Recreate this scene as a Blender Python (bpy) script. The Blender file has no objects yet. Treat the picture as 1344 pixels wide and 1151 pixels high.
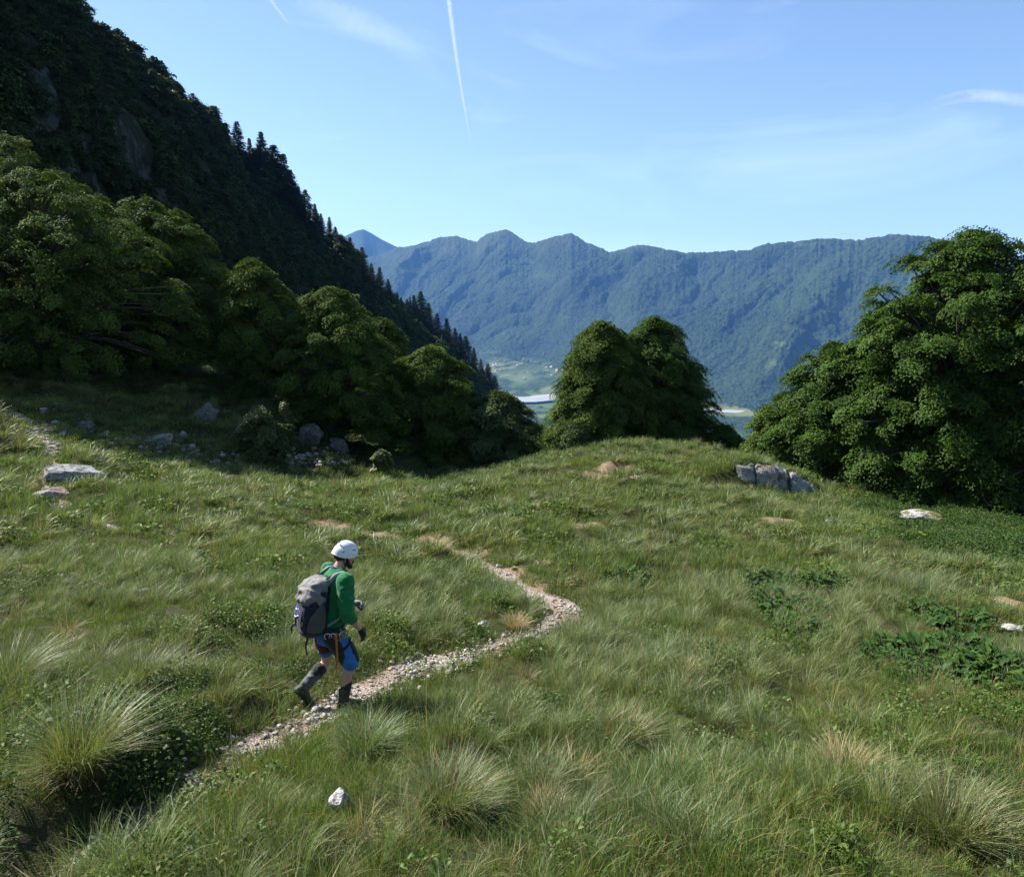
import bpy, bmesh, math, random
import numpy as np
from mathutils import Vector, Matrix, Euler

random.seed(7)
RNG = np.random.default_rng(11)
R = math.radians
SC = bpy.context.scene
COL = SC.collection

# ------------------------------------------------------------------ camera
PITCH = R(9.0)
FPX = 1055.0                       # focal length in pixels of a 1344 wide frame
CAMZ = 4.2
cam_data = bpy.data.cameras.new('camera')
cam = bpy.data.objects.new('camera', cam_data)
COL.objects.link(cam)
cam.location = (0, 0, CAMZ)
cam.rotation_euler = (R(90) - PITCH, 0, 0)
cam_data.sensor_width = 36.0
cam_data.lens = 36.0 * FPX / 1344.0
cam_data.clip_start = 0.1
cam_data.clip_end = 120000
SC.camera = cam

# ------------------------------------------------------------------ world, sun, exposure
SUN_EL = R(44)
SUN_DIR = Vector((-0.86 * math.cos(SUN_EL), 0.51 * math.cos(SUN_EL), math.sin(SUN_EL)))
world = bpy.data.worlds.new('World')
SC.world = world
world.use_nodes = True
wn = world.node_tree
wn.nodes.clear()
w_out = wn.nodes.new('ShaderNodeOutputWorld')
w_bg = wn.nodes.new('ShaderNodeBackground')
w_sky = wn.nodes.new('ShaderNodeTexSky')
w_sky.sky_type = 'NISHITA'
w_sky.sun_disc = False
w_sky.sun_elevation = SUN_EL
w_sky.sun_rotation = math.atan2(SUN_DIR.x, SUN_DIR.y)
w_sky.altitude = 900
w_sky.air_density = 1.0
w_sky.dust_density = 0.3
w_sky.ozone_density = 1.6
w_bg.inputs['Strength'].default_value = 0.074
# thin cirrus high in the sky
w_tc = wn.nodes.new('ShaderNodeTexCoord')
w_mp = wn.nodes.new('ShaderNodeMapping')
w_mp.inputs['Scale'].default_value = (2.2, 2.2, 9.0)
w_mp.inputs['Rotation'].default_value = (0.0, 0.35, 0.5)
w_n = wn.nodes.new('ShaderNodeTexNoise')
w_n.inputs['Scale'].default_value = 1.3; w_n.inputs['Detail'].default_value = 7; w_n.inputs['Roughness'].default_value = 0.55; w_n.inputs['Distortion'].default_value = 0.8
w_mr = wn.nodes.new('ShaderNodeMapRange')
w_mr.inputs[1].default_value = 0.53; w_mr.inputs[2].default_value = 0.78; w_mr.inputs[3].default_value = 0.0; w_mr.inputs[4].default_value = 0.22
w_mix = wn.nodes.new('ShaderNodeMix'); w_mix.data_type = 'RGBA'
w_mix.inputs[7].default_value = (7.5, 8.2, 9.0, 1)
wn.links.new(w_tc.outputs['Generated'], w_mp.inputs['Vector'])
wn.links.new(w_mp.outputs[0], w_n.inputs['Vector'])
wn.links.new(w_n.outputs['Fac'], w_mr.inputs[0])
wn.links.new(w_mr.outputs[0], w_mix.inputs[0])
wn.links.new(w_sky.outputs[0], w_mix.inputs[6])
wn.links.new(w_mix.outputs[2], w_bg.inputs['Color'])
wn.links.new(w_bg.outputs[0], w_out.inputs['Surface'])

sun_data = bpy.data.lights.new('sun', 'SUN')
sun_data.energy = 5.0
sun_data.angle = R(0.5)
sun_data.color = (1.0, 0.95, 0.87)
sun = bpy.data.objects.new('sun', sun_data)
COL.objects.link(sun)
sun.rotation_euler = SUN_DIR.to_track_quat('Z', 'Y').to_euler()
sun.location = SUN_DIR * 200

SC.view_settings.view_transform = 'Standard'
SC.view_settings.look = 'None'
SC.view_settings.exposure = 1.38
SC.view_settings.gamma = 1.0
SC.render.engine = 'CYCLES'
SC.cycles.max_bounces = 6
SC.cycles.diffuse_bounces = 1
SC.cycles.glossy_bounces = 2
SC.cycles.transmission_bounces = 3
SC.cycles.transparent_max_bounces = 8
SC.cycles.volume_bounces = 0
SC.cycles.use_denoising = True
SC.cycles.caustics_reflective = False
SC.cycles.caustics_refractive = False

# ------------------------------------------------------------------ helpers
CP, SP = math.cos(PITCH), math.sin(PITCH)

def ray(u, v):
    a = (u - 672.0) / FPX
    b = -(v - 575.5) / FPX
    return np.array([a, CP + b * SP, -SP + b * CP])

def at(u, v, Y):
    """world point on the sight line through pixel (u, v) of the photograph at world y = Y"""
    d = ray(u, v)
    return np.array([0, 0, CAMZ]) + d * (Y / d[1])

_perm = np.random.default_rng(3).permutation(256)
_perm = np.concatenate([_perm, _perm, _perm])
_grad = np.random.default_rng(4).normal(size=(256, 3))
_grad /= np.linalg.norm(_grad, axis=1)[:, None]

def noise3(x, y, z=0.0):
    x, y, z = np.broadcast_arrays(np.asarray(x, float), np.asarray(y, float), np.asarray(z, float))
    xi, yi, zi = np.floor(x).astype(int), np.floor(y).astype(int), np.floor(z).astype(int)
    xf, yf, zf = x - xi, y - yi, z - zi
    xi &= 255; yi &= 255; zi &= 255
    fx, fy, fz = [t * t * t * (t * (t * 6 - 15) + 10) for t in (xf, yf, zf)]
    out = 0
    for dx in (0, 1):
        for dy in (0, 1):
            for dz in (0, 1):
                g = _grad[_perm[_perm[_perm[(xi + dx) & 255] + ((yi + dy) & 255)] + ((zi + dz) & 255)]]
                dot = g[..., 0] * (xf - dx) + g[..., 1] * (yf - dy) + g[..., 2] * (zf - dz)
                out = out + dot * (fx if dx else 1 - fx) * (fy if dy else 1 - fy) * (fz if dz else 1 - fz)
    return out * 1.6

def fbm(x, y, z=0.0, octv=4, gain=0.5):
    s, a = 0, 1.0
    for i in range(octv):
        f = 2.03 ** i
        s = s + a * noise3(np.asarray(x) * f + 17.3 * i, np.asarray(y) * f - 9.1 * i, np.asarray(z) * f + 3.7 * i)
        a *= gain
    return s

def smooth(a, b, x):
    t = np.clip((np.asarray(x, float) - a) / (b - a), 0, 1)
    return t * t * (3 - 2 * t)

def mesh_np(name, verts, faces, attrs=None, smooth_shade=False, mat_index=None):
    """mesh from numpy arrays; faces is (n, 3) or (n, 4); attrs maps a name to per-vertex floats"""
    me = bpy.data.meshes.new(name)
    verts = np.asarray(verts, np.float32).reshape(-1, 3)
    faces = np.asarray(faces, np.int32)
    k = faces.shape[1]
    me.vertices.add(len(verts))
    me.vertices.foreach_set('co', verts.ravel())
    me.loops.add(faces.size)
    me.loops.foreach_set('vertex_index', faces.ravel())
    me.polygons.add(len(faces))
    me.polygons.foreach_set('loop_start', np.arange(0, faces.size, k, dtype=np.int32))
    if mat_index is not None:
        me.polygons.foreach_set('material_index', np.asarray(mat_index, np.int32))
    if smooth_shade:
        me.polygons.foreach_set('use_smooth', np.ones(len(faces), bool))
    me.update(calc_edges=True)
    for n, v in (attrs or {}).items():
        at_ = me.attributes.new(n, 'FLOAT', 'POINT')
        at_.data.foreach_set('value', np.asarray(v, np.float32))
    return me

def link(name, me, mats=None, parent=None, loc=None):
    o = bpy.data.objects.new(name, me)
    COL.objects.link(o)
    if me is not None and mats is not None:
        for m in (mats if isinstance(mats, (list, tuple)) else [mats]):
            me.materials.append(m)
    if parent is not None:
        o.parent = parent
    if loc is not None:
        o.location = loc
    return o

def tag(o, label=None, cat=None, group=None, kind=None):
    if label: o['label'] = label
    if cat: o['category'] = cat
    if group: o['group'] = group
    if kind: o['kind'] = kind
    return o

def empty(name, loc, rz=0.0):
    o = bpy.data.objects.new(name, None)
    COL.objects.link(o)
    o.location = loc
    o.rotation_euler = (0, 0, rz)
    return o

def copy_tree(o, parent=None):
    c = o.copy()
    COL.objects.link(c)
    if parent is not None:
        c.parent = parent
    for ch in list(o.children):
        copy_tree(ch, c)
    return c

def grid_faces(nr, nc):
    i = np.arange(nr - 1)[:, None] * nc + np.arange(nc - 1)[None, :]
    i = i.ravel()
    return np.stack([i, i + 1, i + nc + 1, i + nc], 1)

# ---- material helper
class NT:
    def __init__(self, name):
        self.m = bpy.data.materials.new(name)
        self.m.use_nodes = True
        self.t = self.m.node_tree
        self.t.nodes.clear()
        self.out = self.t.nodes.new('ShaderNodeOutputMaterial')
    def n(self, typ, **kw):
        nd = self.t.nodes.new(typ)
        for k, v in kw.items():
            if hasattr(nd, k):
                setattr(nd, k, v)
        return nd
    def l(self, a, b):
        self.t.links.new(a, b)
    def val(self, sock, v):
        if isinstance(v, bpy.types.NodeSocket):
            self.l(v, sock)
        else:
            sock.default_value = v if not isinstance(v, tuple) or len(v) != 3 else ((*v, 1) if sock.type == 'RGBA' else v)
    def math(self, op, a, b=0.0, c=0.0):
        nd = self.n('ShaderNodeMath', operation=op)
        for i, x in enumerate((a, b, c)):
            self.val(nd.inputs[i], x)
        return nd.outputs[0]
    def mix(self, f, a, b, blend='MIX'):
        nd = self.n('ShaderNodeMix', data_type='RGBA', blend_type=blend)
        self.val(nd.inputs[0], f); self.val(nd.inputs[6], a); self.val(nd.inputs[7], b)
        return nd.outputs[2]
    def ramp(self, f, stops):
        nd = self.n('ShaderNodeValToRGB')
        e = nd.color_ramp.elements
        while len(e) < len(stops):
            e.new(0.5)
        for k, (p, c) in enumerate(stops):
            e[k].position = p
            e[k].color = (*c, 1) if len(c) == 3 else c
        self.val(nd.inputs[0], f)
        return nd.outputs[0]
    def maprange(self, v, a, b, c=0.0, d=1.0):
        nd = self.n('ShaderNodeMapRange')
        self.val(nd.inputs[0], v)
        for i, x in enumerate((a, b, c, d)):
            nd.inputs[i + 1].default_value = x
        return nd.outputs[0]
    def noise(self, vec, scale, detail=3, rough=0.5, dist=0.0):
        nd = self.n('ShaderNodeTexNoise')
        if vec is not None: self.l(vec, nd.inputs['Vector'])
        nd.inputs['Scale'].default_value = scale
        nd.inputs['Detail'].default_value = detail
        nd.inputs['Roughness'].default_value = rough
        nd.inputs['Distortion'].default_value = dist
        return nd.outputs['Fac']
    def voro(self, vec, scale, feature='F1', out='Distance'):
        nd = self.n('ShaderNodeTexVoronoi', feature=feature)
        if vec is not None: self.l(vec, nd.inputs['Vector'])
        nd.inputs['Scale'].default_value = scale
        return nd.outputs[out]
    def pos(self):
        return self.n('ShaderNodeNewGeometry').outputs['Position']
    def objco(self):
        return self.n('ShaderNodeTexCoord').outputs['Object']
    def attr(self, name):
        nd = self.n('ShaderNodeAttribute')
        nd.attribute_name = name
        return nd.outputs['Fac']
    def bump(self, h, strength=0.5, dist=0.05):
        nd = self.n('ShaderNodeBump')
        nd.inputs['Strength'].default_value = strength
        nd.inputs['Distance'].default_value = dist
        self.l(h, nd.inputs['Height'])
        return nd.outputs[0]
    def pbr(self, col, rough=0.6, spec=0.5, normal=None, metal=0.0):
        nd = self.n('ShaderNodeBsdfPrincipled')
        self.val(nd.inputs['Base Color'], col)
        self.val(nd.inputs['Roughness'], rough)
        self.val(nd.inputs['Specular IOR Level'], spec)
        self.val(nd.inputs['Metallic'], metal)
        if normal is not None: self.l(normal, nd.inputs['Normal'])
        return nd.outputs[0]
    def done(self, sh):
        self.l(sh, self.out.inputs['Surface'])
        return self.m

def leafy(name, dark, light, trans=0.3, rough=0.45, spec=0.4, extra=None, instance_var=0.0, base=None):
    """two-sided thin leaf: reflects and lets light through; 'tint' is each leaf's own colour"""
    k = NT(name)
    c = k.mix(k.attr('tint'), dark, light)
    if base is not None:
        c = k.mix(k.maprange(k.attr('along'), 0.0, base[1]), base[0], c)
    if extra is not None:
        c = extra(k, c)
    if instance_var:
        oi = k.n('ShaderNodeObjectInfo')
        hs = k.n('ShaderNodeHueSaturation')
        k.l(k.maprange(oi.outputs['Random'], 0, 1, 0.5 - 0.035 * instance_var, 0.5 + 0.03 * instance_var), hs.inputs['Hue'])
        k.l(k.maprange(k.math('FRACT', k.math('MULTIPLY', oi.outputs['Random'], 7.13)), 0, 1, 1 - 0.35 * instance_var, 1 + 0.35 * instance_var), hs.inputs['Value'])
        k.l(c, hs.inputs['Color'])
        c = hs.outputs[0]
    p = k.pbr(c, rough, spec)
    t = k.n('ShaderNodeBsdfTranslucent')
    k.l(k.mix(1.0, c, (1.15, 1.2, 0.6), 'MULTIPLY'), t.inputs['Color'])
    ms = k.n('ShaderNodeMixShader')
    ms.inputs[0].default_value = trans
    k.l(p, ms.inputs[1]); k.l(t.outputs[0], ms.inputs[2])
    return k.done(ms.outputs[0])

def simple(name, col, rough=0.6, spec=0.4, var=0.25, scale=30.0, bump=0.0, bscale=60.0, metal=0.0):
    k = NT(name)
    co = k.objco()
    n = k.noise(co, scale, 4, 0.6)
    lo = tuple(c * (1 - var) for c in col); hi = tuple(min(1, c * (1 + var)) for c in col)
    c = k.mix(k.maprange(n, 0.3, 0.7), lo, hi)
    nm = k.bump(k.noise(co, bscale, 4, 0.6), bump, 0.01) if bump else None
    return k.done(k.pbr(c, rough, spec, nm, metal))
# ------------------------------------------------------------------ the lie of the meadow
# (u, v) in the photograph and the distance of the ground seen there
GP = [(-300, 1290, 3.6), (672, 1290, 3.3), (1344, 1290, 3.3), (1700, 1290, 3.3),
      (50, 1151, 4.55), (350, 1151, 4.3), (672, 1151, 4.15), (1000, 1151, 4.1), (1344, 1151, 4.1), (1700, 1151, 4.2), (-300, 1100, 5.0),
      (180, 1065, 5.3), (300, 985, 6.4), (430, 925, 7.6), (457, 918, 8.0), (540, 870, 8.9), (600, 858, 9.5), (700, 826, 10.9), (740, 803, 12.0),
      (660, 750, 14.4), (580, 718, 16.6), (480, 700, 18.0),
      (900, 1000, 6.0), (1344, 1000, 5.9), (1700, 1000, 6.0), (1100, 880, 8.8), (1344, 880, 8.9), (1344, 800, 12.0), (1700, 800, 12.2), (1000, 790, 12.4),
      (850, 720, 16.6), (1200, 740, 15.4), (1344, 720, 17.5), (1700, 720, 18.0),
      (0, 1000, 6.0), (0, 900, 7.9), (200, 860, 8.7), (0, 800, 10.7), (200, 760, 12.4), (0, 720, 14.0), (-400, 760, 11.0), (-300, 640, 17.0),
      (0, 640, 18.0), (90, 670, 17.0), (200, 690, 16.6), (300, 650, 20.5), (400, 690, 18.2), (100, 630, 20.2), (0, 580, 22.5), (60, 565, 25.0),
      (0, 530, 26.5), (-300, 520, 25.0), (-500, 520, 27.0), (150, 590, 25.0), (300, 615, 27.0), (420, 627, 29.0), (540, 634, 30.5), (480, 650, 23.0), (640, 660, 21.0),
      (620, 628, 30.0), (700, 609, 30.5), (760, 595, 31.5), (830, 588, 32.0), (900, 592, 31.5), (960, 608, 29.5), (1010, 630, 26.5), (1080, 655, 24.5),
      (1130, 672, 23.5), (1200, 684, 22.5), (1344, 694, 22.5), (1700, 700, 23.0),
      (800, 640, 23.5), (900, 650, 22.0), (1000, 680, 19.5), (820, 610, 27.0),
      # under and behind the trees
      (0, 485, 34.0), (200, 505, 33.5), (-300, 480, 34.0), (350, 545, 33.5), (450, 575, 35.5), (560, 622, 37.0), (0, 455, 42), (250, 490, 42), (450, 590, 45), (-400, 440, 44)]
_ctrl = [at(u, v, Y) for u, v, Y in GP]
# not in view: round the photographer, and the far side of the knoll
_ctrl += [np.array(p, float) for p in [(0, 0, 2.3), (-4, 0, 2.4), (4, 0, 2.4), (-10, 0, 2.2), (10, 0, 2.3), (0, -6, 3.9), (-14, -6, 4.0), (14, -6, 4.0),
      (-22, 6, 1.8), (22, 6, 0.2), (30, 14, -2.0), (-30, 14, 2.0),
      (0, 42, -6.5), (5, 46, -8.5), (14, 46, -9.5), (10, 38, -3.9), (20, 34, -4.5), (32, 34, -5.0), (20, 48, -10), (34, 48, -9), (-12, 48, -5.5), (-22, 50, 1.0), (-40, 36, 6.0), (-40, 48, 6.5), (34, 24, -2.6), (45, 30, -3.5), (45, 48, -9)]]
_ctrl = np.array(_ctrl)

def _tps_fit(P, lam=0.05):
    n = len(P)
    d = np.linalg.norm(P[:, None, :2] - P[None, :, :2], axis=2)
    K = np.where(d > 0, d * d * np.log(d + 1e-9), 0)
    A = np.zeros((n + 3, n + 3))
    A[:n, :n] = K + lam * np.eye(n)
    A[:n, n] = 1; A[:n, n + 1:] = P[:, :2]
    A[n, :n] = 1; A[n + 1:, :n] = P[:, :2].T
    return np.linalg.solve(A, np.concatenate([P[:, 2], np.zeros(3)]))
_w = _tps_fit(_ctrl, 0.6)

def h_base(x, y):
    x, y = np.broadcast_arrays(np.asarray(x, float), np.asarray(y, float))
    out = _w[-3] + _w[-2] * x + _w[-1] * y
    for i in range(len(_ctrl)):
        d2 = (x - _ctrl[i, 0]) ** 2 + (y - _ctrl[i, 1]) ** 2
        out = out + _w[i] * 0.5 * d2 * np.log(d2 + 1e-12)
    return out

# quick lookup grid of the smooth ground
GX0, GX1, GY0, GY1, GS = -46.0, 46.0, -7.0, 50.0, 0.25
_gx = np.arange(GX0, GX1 + 0.01, GS); _gy = np.arange(GY0, GY1 + 0.01, GS)
_GB = h_base(_gx[None, :], _gy[:, None])

def bil(G, x, y):
    x = np.asarray(x, float); y = np.asarray(y, float)
    fx = np.clip((x - GX0) / GS, 0, len(_gx) - 1.001); fy = np.clip((y - GY0) / GS, 0, len(_gy) - 1.001)
    ix, iy = fx.astype(int), fy.astype(int)
    ax, ay = fx - ix, fy - iy
    return (G[iy, ix] * (1 - ax) + G[iy, ix + 1] * ax) * (1 - ay) + (G[iy + 1, ix] * (1 - ax) + G[iy + 1, ix + 1] * ax) * ay

def ground_pt(u, v, G=None):
    d = ray(u, v)
    G = _GB if G is None else G
    Y = np.arange(2.5, 48, 0.02)
    P = np.array([0, 0, CAMZ]) + d[None, :] * (Y / d[1])[:, None]
    below = P[:, 2] < bil(G, P[:, 0], P[:, 1])
    i = int(np.argmax(below)) if below.any() else len(Y) - 1
    return P[i]

# footpath, as the photograph shows it
PATH_PX = [(10, 1190), (70, 1130), (150, 1078), (240, 1022), (300, 985), (380, 948), (440, 920), (490, 893), (545, 872), (600, 858), (660, 846), (705, 825), (742, 803),
           (730, 788), (695, 772), (655, 748), (620, 730), (580, 718), (530, 713), (470, 699), (410, 689)]
PATH2_PX = [(230, 700), (150, 690), (100, 672), (75, 655), (62, 628), (66, 600), (58, 575), (42, 556), (10, 535)]
def _resample(P, step=0.12):
    P = np.array(P)
    # Catmull-Rom through the points
    Q = np.vstack([2 * P[0] - P[1], P, 2 * P[-1] - P[-2]])
    out = []
    for i in range(1, len(Q) - 2):
        n = max(2, int(np.linalg.norm(Q[i + 1, :2] - Q[i, :2]) / step))
        t = np.linspace(0, 1, n, endpoint=False)[:, None]
        out.append(0.5 * (2 * Q[i] + (Q[i + 1] - Q[i - 1]) * t + (2 * Q[i - 1] - 5 * Q[i] + 4 * Q[i + 1] - Q[i + 2]) * t ** 2
                          + (3 * Q[i] - Q[i - 1] - 3 * Q[i + 1] + Q[i + 2]) * t ** 3))
    out.append(P[-1:])
    return np.vstack(out)
PATH = _resample([ground_pt(u, v)[:2] for u, v in PATH_PX])
PATH2 = _resample([ground_pt(u, v)[:2] for u, v in PATH2_PX])

def path_width(P):
    """half width along the main path: broad gravel near, a thin worn line further on"""
    y = P[:, 1]
    w = np.interp(np.arange(len(P)) / len(P), [0, .12, .3, .45, .62, .7, .85, 1.0], [.16, .21, .30, .32, .22, .17, .19, .12])
    return w * (1 + 0.75 * noise3(P[:, 0] * 1.3, P[:, 1] * 1.3, 5))
PW = path_width(PATH) * np.maximum(smooth(4.2, 5.2, PATH[:, 1]), 0.04)
PW2 = 0.17 * (1 + 0.5 * noise3(PATH2[:, 0] * 1.1, PATH2[:, 1] * 1.1, 9)) * np.interp(np.arange(len(PATH2)) / len(PATH2), [0, .1, .3, .6, 1], [.9, 1.1, 1.3, 1.6, 1.0])

def path_dist(x, y):
    """signed-ish distance outside the path edge (negative on the path), and index along the main path"""
    x = np.asarray(x, float).ravel(); y = np.asarray(y, float).ravel()
    best = np.full(len(x), 99.0); bi = np.zeros(len(x), int); raw = np.full(len(x), 99.0)
    for P, W, off in ((PATH, PW, 0), (PATH2, PW2, 100000)):
        for s in range(0, len(x), 20000):
            d = np.sqrt((x[s:s + 20000, None] - P[None, :, 0]) ** 2 + (y[s:s + 20000, None] - P[None, :, 1]) ** 2)
            j = d.argmin(1); dm = d[np.arange(len(j)), j] - W[j]
            sl = slice(s, s + 20000)
            u = dm < best[sl]
            best[sl] = np.where(u, dm, best[sl]); bi[sl] = np.where(u, j + off, bi[sl])
    return best, bi

_L0, _L1 = ground_pt(968, 640), ground_pt(1074, 656)
def h_full(x, y):
    """ground with hummocks and the worn path"""
    x = np.asarray(x, float); y = np.asarray(y, float)
    h = bil(_GB, x, y)
    far = smooth(14, 30, y)
    hum = 0.15 * noise3(x * 0.55, y * 0.55, 1.0) + 0.19 * np.abs(noise3(x * 1.05, y * 1.05, 2.0)) + 0.035 * noise3(x * 2.9, y * 2.9, 3.0)
    hum = hum * (1 + 0.9 * far)
    # the bank under the trees on the left is rough
    bank = smooth(24, 30, y + 0.15 * x) * smooth(2, -8, x)
    hum = hum + bank * (0.55 * noise3(x * 0.35, y * 0.35, 8.0) + 0.25 * noise3(x * 0.9, y * 0.9, 8.5))
    # the rock ledge on the right: the turf behind it lies higher
    ex, ey = _L1[0] - _L0[0], _L1[1] - _L0[1]; el = math.hypot(ex, ey)
    ls = ((x - _L0[0]) * ex + (y - _L0[1]) * ey) / el ** 2; lt = ((y - _L0[1]) * ex - (x - _L0[0]) * ey) / el
    hum = hum + np.interp(ls, [-0.6, 0, .3, .7, 1, 1.25], [0, .50, .66, .62, .34, 0]) * smooth(0.05, 0.40, lt) * smooth(4.5, 1.2, lt)
    pd, bi = path_dist(x, y)
    pd = pd.reshape(x.shape); bi = bi.reshape(x.shape)
    k = smooth(0.55, -0.05, pd)
    near = smooth(9.0, 4.5, y) * (bi < 100000)
    cut = 0.07 + 0.10 * near
    # the uphill (left) side of the near path is a bank
    j = np.clip(bi, 0, len(PATH) - 1)
    tx = np.gradient(PATH[:, 0]); ty = np.gradient(PATH[:, 1])
    side = (x - PATH[j, 0]) * -ty[j] + (y - PATH[j, 1]) * tx[j]       # > 0 left of the walking direction
    bank2 = near * (side > 0) * smooth(0.0, 0.45, pd) * smooth(3.2, 0.8, pd) * 0.20
    return h + hum * (1 - 0.8 * k) - cut * k + bank2

# ---- the meadow sheet
STEP = 0.14
mx = np.arange(-44, 44.01, STEP); my = np.arange(-6, 48.01, STEP)
MXX, MYY = np.meshgrid(mx, my)
MH = h_full(MXX, MYY)
# grid again for exact lookup of the built surface
def h_at(x, y):
    fx = np.clip((np.asarray(x, float) - mx[0]) / STEP, 0, len(mx) - 1.001); fy = np.clip((np.asarray(y, float) - my[0]) / STEP, 0, len(my) - 1.001)
    ix, iy = fx.astype(int), fy.astype(int); ax, ay = fx - ix, fy - iy
    return (MH[iy, ix] * (1 - ax) + MH[iy, ix + 1] * ax) * (1 - ay) + (MH[iy + 1, ix] * (1 - ax) + MH[iy + 1, ix + 1] * ax) * ay

def gpt(u, v):
    d = ray(u, v)
    Y = np.arange(2.5, 47, 0.015)
    P = np.array([0, 0, CAMZ]) + d[None, :] * (Y / d[1])[:, None]
    below = P[:, 2] < h_at(P[:, 0], P[:, 1])
    i = int(np.argmax(below)) if below.any() else len(Y) - 1
    return P[i]

# worn patches of tan soil on the knoll and in the turf
BARE = [(803, 617, 0.5), (785, 624, 0.35), (832, 622, 0.3), (765, 691, 0.35), (1026, 682, 0.4), (700, 665, 0.3), (38, 742, 0.3), (1335, 792, 0.5), (612, 728, 0.35), (690, 772, 0.3), (655, 752, 0.35), (430, 692, 0.35), (560, 716, 0.4), (495, 703, 0.4)]
BAREP = [(*gpt(u, v)[:2], r) for u, v, r in BARE]
def bare(x, y):
    m = np.zeros(np.shape(x))
    for bx, by, r in BAREP:
        m = np.maximum(m, 1.25 * np.exp(-(((np.asarray(x) - bx) / (r * 1.5)) ** 2 + ((np.asarray(y) - by) / (r * 1.0)) ** 2)))
    return m
def mat_meadow():
    k = NT('meadow_soil')
    p = k.pos()
    n1 = k.noise(p, 0.7, 5, 0.6); n2 = k.noise(p, 9.0, 5, 0.65); n3 = k.noise(p, 60, 3, 0.6)
    c = k.mix(k.maprange(n1, 0.35, 0.65), (0.035, 0.048, 0.014), (0.06, 0.068, 0.022))
    c = k.mix(k.maprange(n2, 0.45, 0.7), c, (0.075, 0.062, 0.035))
    c = k.mix(k.maprange(n3, 0.5, 0.75), c, (0.022, 0.026, 0.012))
    c = k.mix(k.maprange(k.math('ADD', k.attr('bare'), k.math('MULTIPLY', k.math('SUBTRACT', n2, 0.5), 0.9)), 0.35, 0.6), c, k.mix(n3, (0.20, 0.135, 0.082), (0.33, 0.255, 0.17)))
    return k.done(k.pbr(c, 0.95, 0.1, k.bump(k.math('ADD', n2, n3), 0.8, 0.05)))
meadow = link('meadow', mesh_np('meadow', np.stack([MXX, MYY, MH], -1).reshape(-1, 3), grid_faces(len(my), len(mx)), {'bare': bare(MXX, MYY).ravel()}, smooth_shade=True), mat_meadow())
tag(meadow, 'green alpine meadow falling towards a knoll and the valley', 'meadow', kind='structure')

# ---- the path: a ribbon of soil and grit lying in its groove
def ribbon(P, W, z_off):
    t = np.gradient(P, axis=0); t /= np.linalg.norm(t, axis=1)[:, None]
    nrm = np.stack([-t[:, 1], t[:, 0]], 1)
    cols = np.linspace(-1, 1, 7)
    V = []
    for c in cols:
        wob = W * c * (1 + 0.35 * noise3(P[:, 0] * 3.1 + c * 5, P[:, 1] * 3.1, c * 3 + 2))
        q = P + nrm * (wob * 1.12)[:, None]
        V.append(np.column_stack([q, h_at(q[:, 0], q[:, 1]) + z_off - 0.03 * abs(c) ** 3]))
    V = np.stack(V, 1)
    return V.reshape(-1, 3), grid_faces(len(P), 7)
def mat_path():
    k = NT('path_grit')
    p = k.pos()
    v = k.voro(p, 42.0, out='Color'); d = k.voro(p, 42.0)
    n = k.noise(p, 2.2, 4, 0.6)
    g = k.mix(k.n('ShaderNodeSeparateColor').outputs[0], (0.2, 0.2, 0.2), (0.3, 0.3, 0.3))
    sep = k.n('ShaderNodeSeparateColor'); k.l(v, sep.inputs[0])
    st = k.ramp(sep.outputs[0], [(0.0, (0.22, 0.17, 0.14)), (0.5, (0.36, 0.31, 0.27)), (1.0, (0.50, 0.45, 0.42))])
    soil = k.mix(n, (0.20, 0.13, 0.085), (0.30, 0.22, 0.155))
    c = k.mix(k.maprange(n, 0.42, 0.62), st, soil)
    return k.done(k.pbr(c, 0.9, 0.2, k.bump(d, 0.9, 0.03)))
pv1, pf1 = ribbon(PATH, PW, 0.012); pv2, pf2 = ribbon(PATH2, PW2, 0.012)
M_PATH = mat_path()
tag(link('path', mesh_np('path', pv1, pf1, smooth_shade=True), M_PATH), 'narrow pale gravel footpath winding across the meadow', 'path', kind='structure')
tag(link('path', mesh_np('path', pv2, pf2, smooth_shade=True), M_PATH), 'worn dirt path climbing past a boulder towards the trees', 'path', kind='structure')

# ------------------------------------------------------------------ slope below the knoll, valley floor
def mat_forest_floor():
    k = NT('forest_floor')
    p = k.pos()
    c = k.mix(k.noise(p, 0.4, 5, 0.6), (0.02, 0.03, 0.01), (0.045, 0.05, 0.022))
    return k.done(k.pbr(c, 0.95, 0.1))
M_FLOOR = mat_forest_floor()
sx = np.linspace(-1, 1, 60); sy = np.linspace(0, 1, 60)
SXX = sx[None, :] * (44 + 1500 * sy[:, None] ** 1.4); SYY = 46.0 + 2600 * sy[:, None] ** 1.6 + 0 * sx[None, :]
edge = bil(_GB, np.clip(SXX, -44, 44), 47.9 + 0 * SXX)
SZZ = np.maximum(edge - 0.75 * (SYY - 47.5) + 4 * noise3(SXX * .02, SYY * .02, 4) * smooth(50, 90, SYY) - 0.3, -470 + 0 * SYY)
tag(link('hillside', mesh_np('hillside', np.stack([SXX, SYY, SZZ], -1).reshape(-1, 3), grid_faces(60, 60), smooth_shade=True), M_FLOOR), 'steep hillside dropping from the meadow to the valley', 'hillside', kind='structure')

VZ = -434.0
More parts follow.
